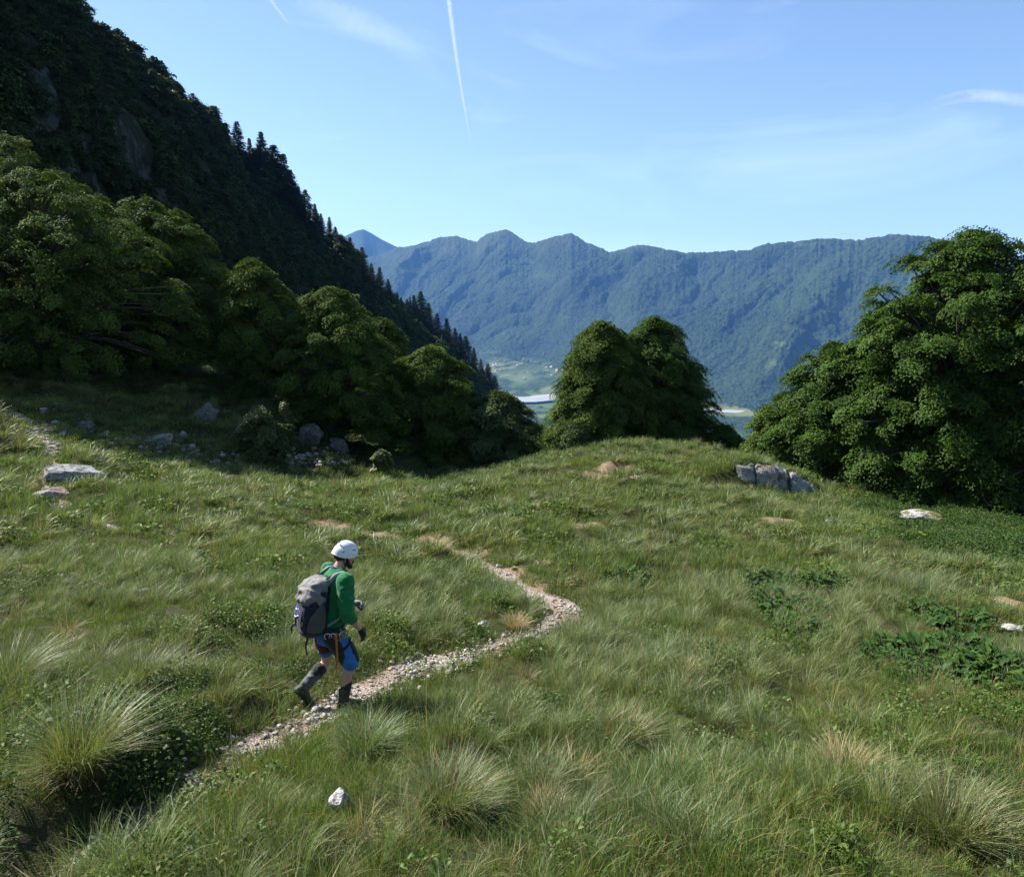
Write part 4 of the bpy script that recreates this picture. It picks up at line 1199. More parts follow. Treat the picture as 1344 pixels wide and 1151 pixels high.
M_STRAP = cloth('slate_strap', (0.22, 0.23, 0.25), 0.75); M_PBLUE = cloth('royal_blue_panel', (0.020, 0.045, 0.24), 0.5)
M_HELM = simple('white_helmet', (0.66, 0.67, 0.68), 0.4, 0.5, 0.04, 20); M_DARK = simple('dark_plastic', (0.012, 0.012, 0.013), 0.5, 0.4)
M_HAIR = simple('dark_hair', (0.020, 0.014, 0.010), 0.7, 0.3, 0.4, 90, 0.6, 160); M_ORANGE = cloth('orange_webbing', (0.45, 0.13, 0.015)); M_STEEL = simple('steel', (0.55, 0.56, 0.57), 0.3, 0.5, 0.1, 20, metal=0.9)
M_TEAL = simple('teal_print', (0.22, 0.36, 0.36), 0.5); M_WHITEP = simple('white_print', (0.72, 0.74, 0.82), 0.5); M_YEL = cloth('sage_webbing', (0.20, 0.24, 0.12)); M_COLLAR = cloth('navy_collar', (0.02, 0.06, 0.20))

_ff = gpt(452, 930)
walker = empty('person', (0, 0, 0))
tag(walker, 'person in white helmet and green top walking along the gravel path', 'person')
WR = math.atan2(0.62, 0.80)
cw, sw = math.cos(WR), math.sin(WR)
walker.rotation_euler = (0, 0, WR)
# the standing right foot comes down on the path
walker.location = (_ff[0] - (cw * 0.08 - sw * -0.105), _ff[1] - (sw * 0.08 + cw * -0.105), _ff[2] - 0.005)
def wp(name, me, mat, parent=walker):
    return link(name, me, mat, parent)
body = wp('body', union('body', body_parts, 0.0055, 4), M_SKIN)
# clothes
shirt_parts = [loft([(0.0, 0, 0.85, 0.135, 0.185), (0.002, 0, 0.92, 0.130, 0.180), (0.022, 0, 1.04, 0.118, 0.165), (0.045, 0, 1.20, 0.124, 0.172), (0.07, 0, 1.32, 0.132, 0.192), (0.09, 0, 1.41, 0.116, 0.19), (0.10, 0, 1.47, 0.084, 0.115), (0.11, 0, 1.50, 0.068, 0.078)])]
for sh, el, wr in ((SHR, ELR, WRR), (SHL, ELL, WRL)):
    cuff = el * 0.70 + wr * 0.30
    shirt_parts.append(limb([sh + [0, 0, 0.005], sh * 0.5 + el * 0.5, el, cuff], [0.084, 0.080, 0.074, 0.060]))
shirt = wp('shirt', union('shirt', shirt_parts, 0.007, 4, 0.010, 6.5, 3), M_GREEN)
wp('collar', union('collar', [limb([NECK + [-0.055, -0.035, 0.03], NECK + [-0.062, 0, 0.036], NECK + [-0.055, 0.035, 0.03]], [0.016, 0.018, 0.016]), limb([NECK + [-0.05, -0.04, 0.03], NECK + [0.0, -0.066, 0.018], NECK + [0.05, -0.045, 0.0]], [0.016, 0.016, 0.014]), limb([NECK + [-0.05, 0.04, 0.03], NECK + [0.0, 0.066, 0.018], NECK + [0.05, 0.045, 0.0]], [0.016, 0.016, 0.014])], 0.006, 2), M_COLLAR, shirt)
def leg_cloth(hip, kn, r0, r1, frac=0.93):
    e_ = hip * (1 - frac) + kn * frac
    return limb([hip, hip * 0.55 + e_ * 0.45, e_], [r0, (r0 + r1) / 2, r1])
seat = loft([(-0.005, 0, 0.73, 0.125, 0.16), (-0.012, 0, 0.80, 0.134, 0.180), (-0.005, 0, 0.88, 0.130, 0.178), (0.0, 0, 0.94, 0.12, 0.168)])
shorts = wp('shorts', union('shorts', [seat, leg_cloth(HIPR, KNR, 0.108, 0.083, 0.98), leg_cloth(HIPL, KNL, 0.108, 0.080, 0.66)], 0.007, 4, 0.005, 10.0, 5), M_BLUE)
def panel(P, rad, me_name, mat, parent, **kw):
    return wp(me_name, union(me_name, [limb(P, rad)], 0.006, 2, **kw), mat, parent)
# dark panels on the shorts: inner thigh and front of the right leg, maroon seat
panel([HIPR + [-0.040, -0.030, -0.04], HIPR * 0.5 + KNR * 0.5 + [-0.042, -0.022, 0], KNR * 0.85 + HIPR * 0.15 + [-0.040, 0.005, 0]], [0.088, 0.076, 0.062], 'dark_panel', M_BLACK, shorts)
panel([HIPR + [0.060, -0.02, -0.08], HIPR * 0.5 + KNR * 0.5 + [0.060, -0.012, 0], KNR * 0.9 + HIPR * 0.1 + [0.052, -0.012, 0]], [0.068, 0.064, 0.058], 'dark_panel', M_BLACK, shorts)
panel([HIPL + [-0.055, -0.06, -0.015], HIPL * 0.6 + KNL * 0.4 + [-0.030, -0.012, 0.01], HIPL * 0.45 + KNL * 0.55 + [-0.020, -0.020, 0.0]], [0.100, 0.092, 0.076], 'seat_panel', M_MAROON, shorts)
# harness
hz = wp('climbing_harness', union('climbing_harness', [limb([(0.135 * math.cos(a) - 0.002, 0.186 * math.sin(a), 0.925 + 0.012 * math.cos(a)) for a in np.linspace(0, 2 * np.pi, 15)], [0.020] * 15, 3, 8)], 0.006, 2), M_BLACK)
def loop_round(c, axis, rx, rad, n=13):
    axis = unit(np.asarray(axis, float)); a1 = unit(np.cross(axis, [0.3, 1, 0.1])); a2 = np.cross(axis, a1)
    return limb([np.asarray(c) + (a1 * math.cos(t) + a2 * math.sin(t)) * rx for t in np.linspace(0, 2 * np.pi, n)], [rad] * n, 3, 8)
for hip, kn in ((HIPR, KNR), (HIPL, KNL)):
    ax = kn - hip
    wp('leg_loop', union('leg_loop', [loop_round(hip * 0.62 + kn * 0.38 + ax * 0.02, ax + [0.06, 0, 0], 0.108, 0.014)], 0.005, 1), M_BLACK, hz)
    wp('trim', union('trim', [loop_round(hip * 0.62 + kn * 0.38 + ax * 0.035, ax + [0.06, 0, 0], 0.113, 0.005)], 0.003, 1), M_ORANGE, hz)
def ring(c, n, r, rad):
    return union('carabiner', [loop_round(c, n, r, rad, 9)], 0.0028, 1)
for c, nn, m in (((-0.06, -0.195, 0.86), (0.4, 1, 0.2), M_STEEL), ((-0.015, -0.21, 0.85), (0.2, 1, 0), M_ORANGE), ((0.035, -0.21, 0.86), (-0.3, 1, 0.1), M_STEEL), ((-0.10, -0.17, 0.86), (0.7, 1, 0.2), M_STEEL), ((0.075, -0.20, 0.855), (-0.3, 1, 0.3), M_YEL)):
    wp('carabiner', ring(c, nn, 0.036, 0.0065), m, hz)
wp('sling', union('sling', [limb([(-0.03, -0.205, 0.89), (-0.035, -0.222, 0.75), (-0.03, -0.215, 0.63), (-0.035, -0.20, 0.53), (-0.05, -0.19, 0.43)], [0.010, 0.011, 0.010, 0.009, 0.007])], 0.004, 1), M_ORANGE, hz)
wp('sling', union('sling', [limb([(0.02, -0.20, 0.92), (0.03, -0.222, 0.86), (0.06, -0.22, 0.83), (0.07, -0.20, 0.90)], [0.009, 0.010, 0.010, 0.009])], 0.004, 1), M_YEL, hz)
# boots, socks, gaiter
def boot_parts(an, d, up, g=0.0):
    d = unit(np.asarray(d, float)); up = unit(np.asarray(up, float)); up = unit(up - d * (up @ d) * 0.0)
    heel = an - up * 0.062 - d * 0.030; ball_ = an - up * 0.068 + d * 0.120; toe = an - up * 0.070 + d * 0.185
    return [limb([an + up * 0.09, an + up * 0.01, heel], [0.053, 0.053, 0.043]), limb([heel, an - up * 0.045 + d * 0.05, ball_, toe], [0.044, 0.050, 0.045, 0.033])]
def sole_part(an, d, up):
    d = unit(np.asarray(d, float)); up = unit(np.asarray(up, float))
    base = an - up * 0.098
    s = unit(np.cross(up, d))
    v, f = loft([(0, 0, 0.0, 0.145, 0.047, 2.8), (0, 0, 0.024, 0.148, 0.050, 2.8)])
    M = np.eye(4); M[:3, 0] = d; M[:3, 1] = s; M[:3, 2] = up; M[:3, 3] = base + d * 0.070 - up * 0.004
    return xform((v, f), M)
for an, kn, dd, up in ((ANR, KNR, (1, 0.02, -0.03), (0.05, 0, 1)), (ANL, KNL, (0.62, 0.05, -0.78), (0.78, 0, 0.62))):
    up_ = unit(np.asarray(up, float)); d_ = unit(np.asarray(dd, float) - up_ * (np.asarray(dd) @ up_))
    shaft = kn - an
    b = wp('boot', union('boot', boot_parts(an, d_, up_) + [limb([an, an + unit(shaft) * 0.12], [0.052, 0.055])], 0.006, 3, 0.002, 20), M_BOOT)
    v, f = sole_part(an, d_, up_)
    wp('sole', pyd('sole', v, f), M_SOLE, b)
    if an is ANL:
        g = wp('gaiter', union('gaiter', [limb([an + unit(shaft) * 0.03, an + shaft * 0.35, an + shaft * 0.62], [0.061, 0.063, 0.066])], 0.006, 3, 0.005, 13, 8), M_GAITER)
        wp('sock', union('sock', [limb([an + shaft * 0.55, an + shaft * 0.72], [0.069, 0.070])], 0.006, 2, 0.003, 25), M_SOCK)
    else:
        wp('sock', union('sock', [limb([an + unit(shaft) * 0.08, an + unit(shaft) * 0.175], [0.053, 0.055])], 0.006, 2, 0.003, 25), M_SOCK)
# gloves
wp('glove', union('glove', hand_parts(**RH, g=0.0024) + [limb([WRR, WRR + [0.03, 0.004, -0.055]], [0.031, 0.036])], 0.004, 1), M_BLACK)
wp('glove', union('glove', hand_parts(**LH, g=0.0024) + [limb([WRL, WRL + [0.03, -0.04, 0.0]], [0.031, 0.036])], 0.004, 1), cloth('grey_glove', (0.17, 0.18, 0.20)))
# head gear
def hx(name, parts, vox, sm, mat, parent=walker, **kw):
    return wp(name, union(name, [xform(q, HEADM) for q in parts], vox, sm, **kw), mat, parent)
hx('hair', [ball((-0.014, 0, 0.022), (0.098, 0.0825, 0.112), 16), ball((-0.045, 0, -0.035), (0.064, 0.072, 0.052), 12)], 0.005, 2, M_HAIR, wrinkle=0.0025, wscale=60)
hx('beard', [limb([(0.020, 0.070, -0.035), (0.055, 0.060, -0.082), (0.098, 0, -0.108), (0.055, -0.060, -0.082), (0.020, -0.070, -0.035)], [0.012, 0.020, 0.026, 0.020, 0.012]), limb([(0.098, 0.022, -0.066), (0.108, 0, -0.050), (0.098, -0.022, -0.066)], [0.006, 0.008, 0.006])], 0.005, 1, M_HAIR, wrinkle=0.002, wscale=60)
hx('sunglasses', [limb([(0.096, 0.012, 0.012), (0.094, 0.040, 0.008), (0.080, 0.062, 0.010)], [0.016, 0.020, 0.014]), limb([(0.096, -0.012, 0.012), (0.094, -0.040, 0.008), (0.080, -0.062, 0.010)], [0.016, 0.020, 0.014]), limb([(0.078, -0.070, 0.014), (0.03, -0.082, 0.018), (-0.02, -0.084, 0.016)], [0.005, 0.004, 0.004]), limb([(0.078, 0.070, 0.014), (0.03, 0.082, 0.018), (-0.02, 0.084, 0.016)], [0.005, 0.004, 0.004])], 0.0035, 1, M_DARK)
def helmet_mesh():
    n, k = 26, 56
    th = np.linspace(0.03, 1.0, n); ph = np.linspace(0, 2 * np.pi, k, endpoint=False)
    rows = []
    low = -0.012 + 0.016 * np.cos(ph) - 0.022 * (np.cos(ph) < 0) * np.abs(np.cos(ph)) + 0.012 * np.cos(2 * ph)    # rim height round the head
    for t in th:
        a = t * np.pi / 2
        rr = np.sin(a) ** 0.92
        z = 0.135 * np.cos(a) ** 0.95 * (1 - 0) + (low + 0.0) * t ** 2
        ridge = 0.0035 * np.sin(ph * 2 + 1.2) ** 2 * np.sin(a) ** 2 - 0.004 * np.exp(-((t - 0.66) / 0.06) ** 2)
        rows.append(np.column_stack([-0.008 + (0.136 * rr + ridge) * np.cos(ph), (0.116 * rr + ridge) * np.sin(ph), z + 0.012 + 0 * ph]))
    flare = rows[-1].copy(); flare[:, 0] = (flare[:, 0] + 0.008) * 1.035 - 0.008; flare[:, 1] *= 1.03; flare[:, 2] -= 0.006
    inner = rows[-1].copy(); inner[:, 0] = (inner[:, 0] + 0.008) * 0.93 - 0.008; inner[:, 1] *= 0.93; inner[:, 2] -= 0.004
    rows += [flare, inner] + [r * np.array([0.93, 0.93, 0.93]) for r in rows[:n][::-4]]
    V = np.vstack(rows); m = len(rows)
    i = np.arange(m - 1)[:, None] * k; j = np.arange(k)[None, :]; j2 = (j + 1) % k
    F = np.stack([i + j, i + k + j, i + k + j2, i + j2], -1).reshape(-1, 4)
    return np.vstack([V, [[-0.008, 0, 0.148]]]), np.vstack([F, [[len(V), a, (a + 1) % k, (a + 1) % k] for a in range(k)]]), rows
hv, hf, hrows = helmet_mesh()
HELM = HEADM @ Matrix.Diagonal((0.94, 0.92, 0.96, 1.0))
hm = pyd('helmet', *xform((hv, hf), HELM))
hm.polygons.foreach_set('use_smooth', np.ones(len(hm.polygons), bool))
helmet = wp('helmet', hm, M_HELM)
def on_helm(t, ph, size, name, mat, rot=0.0, deep=0.006):
    a = t * np.pi / 2; rr = np.sin(a) ** 0.92
    p = np.array([-0.008 + 0.136 * rr * np.cos(ph), 0.116 * rr * np.sin(ph), 0.135 * np.cos(a) ** 0.95 + 0.012 - 0.012 * t * t])
    nn = unit(np.array([rr * np.cos(ph) / 0.136, rr * np.sin(ph) / 0.116, np.cos(a) / 0.135]))
    e1 = unit(np.cross([0, 0, 1.0], nn)); e2 = np.cross(nn, e1)
    e1, e2 = e1 * math.cos(rot) + e2 * math.sin(rot), e2 * math.cos(rot) - e1 * math.sin(rot)
    v, f = ball((0, 0, 0), (size[0], size[1], deep), 8)
    M = np.eye(4); M[:3, 0] = e1; M[:3, 1] = e2; M[:3, 2] = nn; M[:3, 3] = p
    v, f = xform(xform((v, f), M), HELM)
    me = pyd(name, v, f); me.polygons.foreach_set('use_smooth', np.ones(len(me.polygons), bool))
    return wp(name, me, mat, helmet)
for s in (-1, 1):
    on_helm(0.60, math.pi - s * 0.52, (0.017, 0.0065), 'vent', M_DARK, s * 0.35)
    on_helm(0.52, math.pi - s * 0.16, (0.008, 0.007), 'vent', M_DARK)
    on_helm(0.62, s * 1.05, (0.022, 0.006), 'vent', M_DARK, -s * 0.2)
    on_helm(0.84, s * 2.0, (0.012, 0.014), 'emblem', M_TEAL, 0.0, 0.003)
hx('chin_strap', [limb([(-0.085, -0.045, -0.02), (-0.03, -0.086, -0.05), (0.02, -0.074, -0.095), (0.05, 0, -0.135), (0.02, 0.074, -0.095), (-0.03, 0.086, -0.05), (-0.085, 0.045, -0.02)], [0.006] * 7, 5, 8), limb([(0.03, -0.092, 0.02), (0.012, -0.086, -0.03), (0.02, -0.074, -0.095)], [0.005] * 3, 5, 8), limb([(0.03, 0.092, 0.02), (0.012, 0.086, -0.03), (0.02, 0.074, -0.095)], [0.005] * 3, 5, 8)], 0.004, 1, M_DARK, helmet)

# ------------------------------------------------------------------ the backpack
pack = empty('backpack', walker.location, WR)
tag(pack, 'navy and light grey hiking backpack worn by the walking person', 'backpack')
LEAN = Matrix.Translation((0.0, 0, 0.915)) @ Matrix.Rotation(R(11), 4, 'Y') @ Matrix.Translation((0, 0, -1.0))
def pk(name, parts, vox, sm, mat, parent=pack, **kw):
    return wp(name, union(name, [xform(q, LEAN) for q in parts], vox, sm, **kw), mat, parent)
pk('main_body', [loft([(-0.215, 0, 0.90, 0.070, 0.115, 3), (-0.225, 0, 0.945, 0.105, 0.145, 3), (-0.235, 0, 1.08, 0.120, 0.158, 3), (-0.235, 0, 1.25, 0.118, 0.155, 3), (-0.225, 0, 1.38, 0.100, 0.145, 3), (-0.215, 0, 1.42, 0.075, 0.12, 3)])], 0.008, 3, M_NAVY, wrinkle=0.005, wscale=9, seed=4)
pk('lid', [loft([(-0.262, 0, 1.23, 0.094, 0.138, 3.4), (-0.258, 0, 1.26, 0.110, 0.156, 3.6), (-0.245, 0, 1.36, 0.112, 0.150, 3.6), (-0.21, 0, 1.44, 0.104, 0.138, 3.0), (-0.18, 0, 1.475, 0.078, 0.11, 2.6), (-0.17, 0, 1.485, 0.05, 0.08, 2.2)])], 0.008, 2, M_PGREY, wrinkle=0.014, wscale=9.0, seed=12)
pk('back_panel', [loft([(-0.115, 0, 0.95, 0.020, 0.13, 3), (-0.115, 0, 1.2, 0.024, 0.14, 3), (-0.105, 0, 1.43, 0.020, 0.12, 3)])], 0.007, 2, M_BLACK)
for s in (-1, 1):
    pk('side_pocket', [loft([(-0.225, s * 0.125, 0.965, 0.075, 0.028, 2.4), (-0.22, s * 0.142, 1.02, 0.095, 0.032, 2.4), (-0.215, s * 0.150, 1.12, 0.085, 0.028, 2.4), (-0.20, s * 0.152, 1.21, 0.048, 0.018, 2.2), (-0.195, s * 0.150, 1.25, 0.02, 0.012, 2.2)])], 0.006, 2, M_MESHG, wrinkle=0.003, wscale=12, seed=6)
    pk('shoulder_strap', [limb([(-0.135, s * 0.085, 1.445), (-0.07, s * 0.112, 1.535), (0.02, s * 0.125, 1.555), (0.10, s * 0.122, 1.495), (0.125, s * 0.122, 1.38), (0.10, s * 0.145, 1.25), (0.02, s * 0.178, 1.13), (-0.10, s * 0.165, 1.04)], [0.026, 0.028, 0.029, 0.028, 0.026, 0.022, 0.014, 0.012], 6, 10)], 0.006, 2, M_STRAP)
    pk('lift_strap', [limb([(-0.17, s * 0.075, 1.48), (-0.10, s * 0.095, 1.535), (-0.03, s * 0.11, 1.575)], [0.009, 0.009, 0.009], 5, 8)], 0.004, 1, M_BLACK)
    pk('hip_belt', [limb([(-0.12, s * 0.13, 0.985), (-0.02, s * 0.185, 0.985), (0.08, s * 0.165, 0.975), (0.135, s * 0.06, 0.965)], [0.030, 0.032, 0.026, 0.018], 6, 10)], 0.006, 2, M_BLACK)
pk('haul_loop', [limb([(-0.11, -0.03, 1.46), (-0.115, -0.018, 1.505), (-0.115, 0.018, 1.505), (-0.11, 0.03, 1.46)], [0.008] * 4, 6, 8)], 0.004, 1, M_BLACK)
fp = pk('front_panel', [loft([(-0.325, 0.03, 1.03, 0.018, 0.085, 3), (-0.335, 0.03, 1.09, 0.024, 0.092, 3), (-0.335, 0.03, 1.17, 0.022, 0.088, 3), (-0.328, 0.03, 1.205, 0.015, 0.075, 3)])], 0.006, 2, M_PBLUE)
pk('emblem', [limb([(-0.360, 0.075, 1.085), (-0.361, 0.05, 1.080), (-0.361, 0.025, 1.090), (-0.360, 0.0, 1.105), (-0.358, -0.015, 1.100)], [0.005, 0.006, 0.006, 0.006, 0.004], 5, 8), ball((-0.359, 0.06, 1.155), (0.004, 0.020, 0.010), 8), ball((-0.358, 0.02, 1.165), (0.004, 0.009, 0.009), 8)], 0.003, 1, M_WHITEP, fp)
pk('buckle_strap', [limb([(-0.30, 0.06, 1.235), (-0.352, 0.06, 1.16), (-0.345, 0.062, 1.00), (-0.28, 0.06, 0.945)], [0.007] * 4, 6, 8)], 0.004, 1, M_BLACK)
pk('buckle_strap', [limb([(-0.30, -0.07, 1.235), (-0.352, -0.07, 1.16), (-0.345, -0.072, 1.00), (-0.28, -0.07, 0.945)], [0.007] * 4, 6, 8)], 0.004, 1, M_BLACK)
pk('dangling_strap', [limb([(-0.25, -0.07, 0.95), (-0.265, -0.075, 0.86), (-0.262, -0.07, 0.79), (-0.235, -0.07, 0.72)], [0.010, 0.011, 0.010, 0.009], 6, 8)], 0.004, 1, M_BLACK)
pk('loop_strap', [limb([(-0.315, 0.08, 0.99), (-0.36, 0.085, 0.985), (-0.375, 0.085, 0.95), (-0.365, 0.085, 0.915)], [0.009, 0.010, 0.009, 0.006], 6, 8)], 0.004, 1, M_BLACK)
# ------------------------------------------------------------------ grass and herbs
def blades(n, hmin, hmax, radius, lean, width, seed, segs=3, tip=0.12, wind=(0.25, 0.1), flat=1.0, stiff=1.0, straw=0.0):
    """tuft of n tapering bent blades -> verts, quads, tint, along"""
    rg = np.random.default_rng(seed)
    a = rg.random(n) * 2 * np.pi; rr = radius * np.sqrt(rg.random(n))
    bx, by = rr * np.cos(a), rr * np.sin(a)
    h = rg.uniform(hmin, hmax, n)
    la = a + rg.normal(size=n) * 0.9
    ln = lean * rg.uniform(0.25, 1.25, n)
    dx = np.cos(la) * ln + wind[0] * rg.uniform(0.5, 1.3, n); dy = np.sin(la) * ln + wind[1] * rg.uniform(0.5, 1.3, n)
    s = np.linspace(0, 1, segs + 1)
    L = np.hypot(dx, dy)
    px = bx[:, None] + h[:, None] * dx[:, None] * (0.35 * s + 0.65 * s ** 2 * stiff)
    py = by[:, None] + h[:, None] * dy[:, None] * (0.35 * s + 0.65 * s ** 2 * stiff)
    pz = h[:, None] * (s - 0.38 * np.minimum(L, 1.5)[:, None] * s ** 2.2) - 0.03 * (s[None] == 0)
    wa = la + np.pi / 2 + rg.normal(size=n) * 0.7
    w = width * rg.uniform(0.7, 1.3, n)[:, None] * np.where(s < 0.55, 1.0, 1 - (1 - tip) * (s - 0.55) / 0.45)[None]
    ox, oy = np.cos(wa)[:, None] * w / 2, np.sin(wa)[:, None] * w / 2
    Lf = np.stack([px - ox, py - oy, pz], -1); Rt = np.stack([px + ox, py + oy, pz], -1)
    V = np.stack([Lf, Rt], 2).reshape(n, -1, 3)          # n, (segs+1)*2, 3
    m = (segs + 1) * 2
    base = np.arange(n)[:, None] * m + np.arange(segs)[None, :] * 2
    F = np.stack([base, base + 1, base + 3, base + 2], -1).reshape(-1, 4)
    tint = rg.random(n)
    tint = np.where(rg.random(n) < straw, 1.5 + 0.5 * rg.random(n), tint)
    return V.reshape(-1, 3), F, np.repeat(tint, m), np.tile(np.repeat(s, 2), n)

def herb(n, radius, height, leaf, seed, ratio=0.62):
    rg = np.random.default_rng(seed)
    a = rg.random(n) * 2 * np.pi; rr = radius * np.sqrt(rg.random(n))
    dome = 1 - 0.6 * (rr / radius) ** 2
    P = np.stack([rr * np.cos(a), rr * np.sin(a), height * dome * rg.random(n) ** 0.55], 1)
    nr_ = unit(np.stack([np.cos(a) * rr / radius * 0.5, np.sin(a) * rr / radius * 0.5, np.ones(n)], 1) + rg.normal(size=(n, 3)) * 0.38)
    ax = unit(np.stack([np.cos(a), np.sin(a), 0.1 * np.ones(n)], 1) + rg.normal(size=(n, 3)) * 0.8)
    L = leaf * rg.uniform(0.6, 1.35, n)
    V = leaf_quads(P, nr_, ax, L, L * ratio, 0.1)
    # stalks
    k = max(6, n // 8)
    j = rg.choice(n, k, replace=False)
    sv = []
    for i in j:
        q = P[i]; b = np.array([q[0] * 0.5, q[1] * 0.5, -0.02]); w = np.array([0.0025, 0.0015, 0])
        sv.append([b - w, b + w, q + w * .6, q - w * .6])
    V = np.vstack([V, np.array(sv).reshape(-1, 3)])
    t = np.repeat(np.concatenate([rg.random(n), rg.random(k)]), 4)
    return V, np.arange(len(V)).reshape(-1, 4), t, np.full(len(V), 0.8)

def patchy(dry):
    def f(k, c):
        p = k.pos()
        n = k.noise(p, 0.42, 4, 0.6); n2 = k.noise(p, 1.7, 3, 0.6)
        c = k.mix(k.maprange(n, 0.40, 0.64), c, k.mix(1.0, c, (1.10, 1.04, 0.72), 'MULTIPLY'))      # yellow green swards
        c = k.mix(k.maprange(n2, 0.52, 0.70), c, k.mix(0.45, c, (0.165, 0.195, 0.115)))               # silvery fescue
        t = k.attr('tint')
        c = k.mix(k.maprange(t, 1.2, 1.5), c, k.mix(k.maprange(t, 1.5, 2.0), (0.36, 0.29, 0.16), (0.26, 0.17, 0.075)))     # dead blades
        return c
    return f
GRASS = {
    'meadow': leafy('meadow_grass', (0.064, 0.118, 0.024), (0.162, 0.228, 0.068), 0.30, 0.5, 0.22, patchy(0), 0.55, ((0.085, 0.078, 0.030), 0.35)),
    'fescue': leafy('fescue_blade', (0.084, 0.136, 0.046), (0.215, 0.262, 0.125), 0.28, 0.45, 0.35, patchy(0), 0.45, ((0.13, 0.11, 0.055), 0.4)),
    'dry': leafy('dry_grass', (0.26, 0.19, 0.095), (0.46, 0.37, 0.21), 0.25, 0.6, 0.3, None, 0.4, ((0.22, 0.10, 0.035), 0.45)),
    'herb': leafy('herb_leaf', (0.040, 0.078, 0.014), (0.115, 0.170, 0.036), 0.25, 0.55, 0.15, None, 0.6),
    'herbdark': leafy('dark_herb_leaf', (0.026, 0.058, 0.012), (0.072, 0.122, 0.026), 0.22, 0.55, 0.15, None, 0.5),
    'dock': leafy('dock_leaf', (0.022, 0.055, 0.016), (0.054, 0.102, 0.018), 0.20, 0.5, 0.12, None, 0.3),
}
protos = {}
def proto(name, data, mat):
    V, F, t, al = data
    o = bpy.data.objects.new(name, mesh_np(name, V, F, {'tint': t, 'along': al}))
    o.data.materials.append(GRASS[mat])
    protos[name] = o
    return o
G_NEAR = [proto('grass_near_a', blades(46, .10, .26, .13, .55, .0042, 1, 3, straw=.05), 'meadow'), proto('grass_near_b', blades(42, .14, .32, .12, .75, .0040, 2, 3, straw=.08), 'meadow'), proto('grass_near_c', blades(60, .07, .18, .15, .5, .0045, 3, 3, straw=.03), 'meadow')]
G_MID = [proto('grass_mid_a', blades(44, .12, .30, .20, .6, .0075, 4, 2, straw=.05), 'meadow'), proto('grass_mid_b', blades(40, .16, .36, .20, .8, .007, 5, 2, straw=.08), 'meadow')]
G_FAR = [proto('grass_far_a', blades(46, .13, .30, .32, .6, .013, 6, 2, straw=.05), 'meadow'), proto('grass_far_b', blades(44, .16, .38, .30, .8, .012, 7, 2, straw=.08), 'meadow')]
T_NEAR = [proto('tussock_near_a', blades(170, .18, .46, .11, .75, .0030, 11, 4, .1, (.06, .04), stiff=.8, straw=.08), 'fescue'), proto('tussock_near_b', blades(150, .14, .38, .14, .95, .0032, 12, 4, .1, (.10, .0), stiff=.9, straw=.14), 'fescue')]
T_FAR = [proto('tussock_far_a', blades(70, .22, .46, .16, .85, .011, 13, 3, .1, (.06, .04), straw=.07), 'fescue'), proto('tussock_far_b', blades(64, .20, .42, .18, 1.0, .011, 14, 3, .1, (.08, .0), straw=.14), 'fescue')]
D_TUFT = [proto('dry_tuft_a', blades(90, .14, .34, .09, 1.0, .0040, 15, 3, .15), 'dry'), proto('dry_tuft_b', blades(60, .10, .22, .16, 1.1, .011, 16, 2, .15), 'dry')]
S_STEM = [proto('seed_stem_a', blades(9, .38, .68, .10, .35, .0026, 17, 4, .6, (.15, .05)), 'dry')]
H_LEAF = [proto('herb_a', herb(110, .20, .16, .034, 21), 'herb'), proto('herb_b', herb(90, .18, .22, .045, 22, .5), 'herb'), proto('herb_far', herb(70, .30, .20, .075, 23), 'herb')]
H_DARK = [proto('dark_herb_a', herb(280, .26, .30, .030, 24), 'herbdark'), proto('dark_herb_b', herb(200, .34, .30, .052, 25, .7), 'herbdark')]

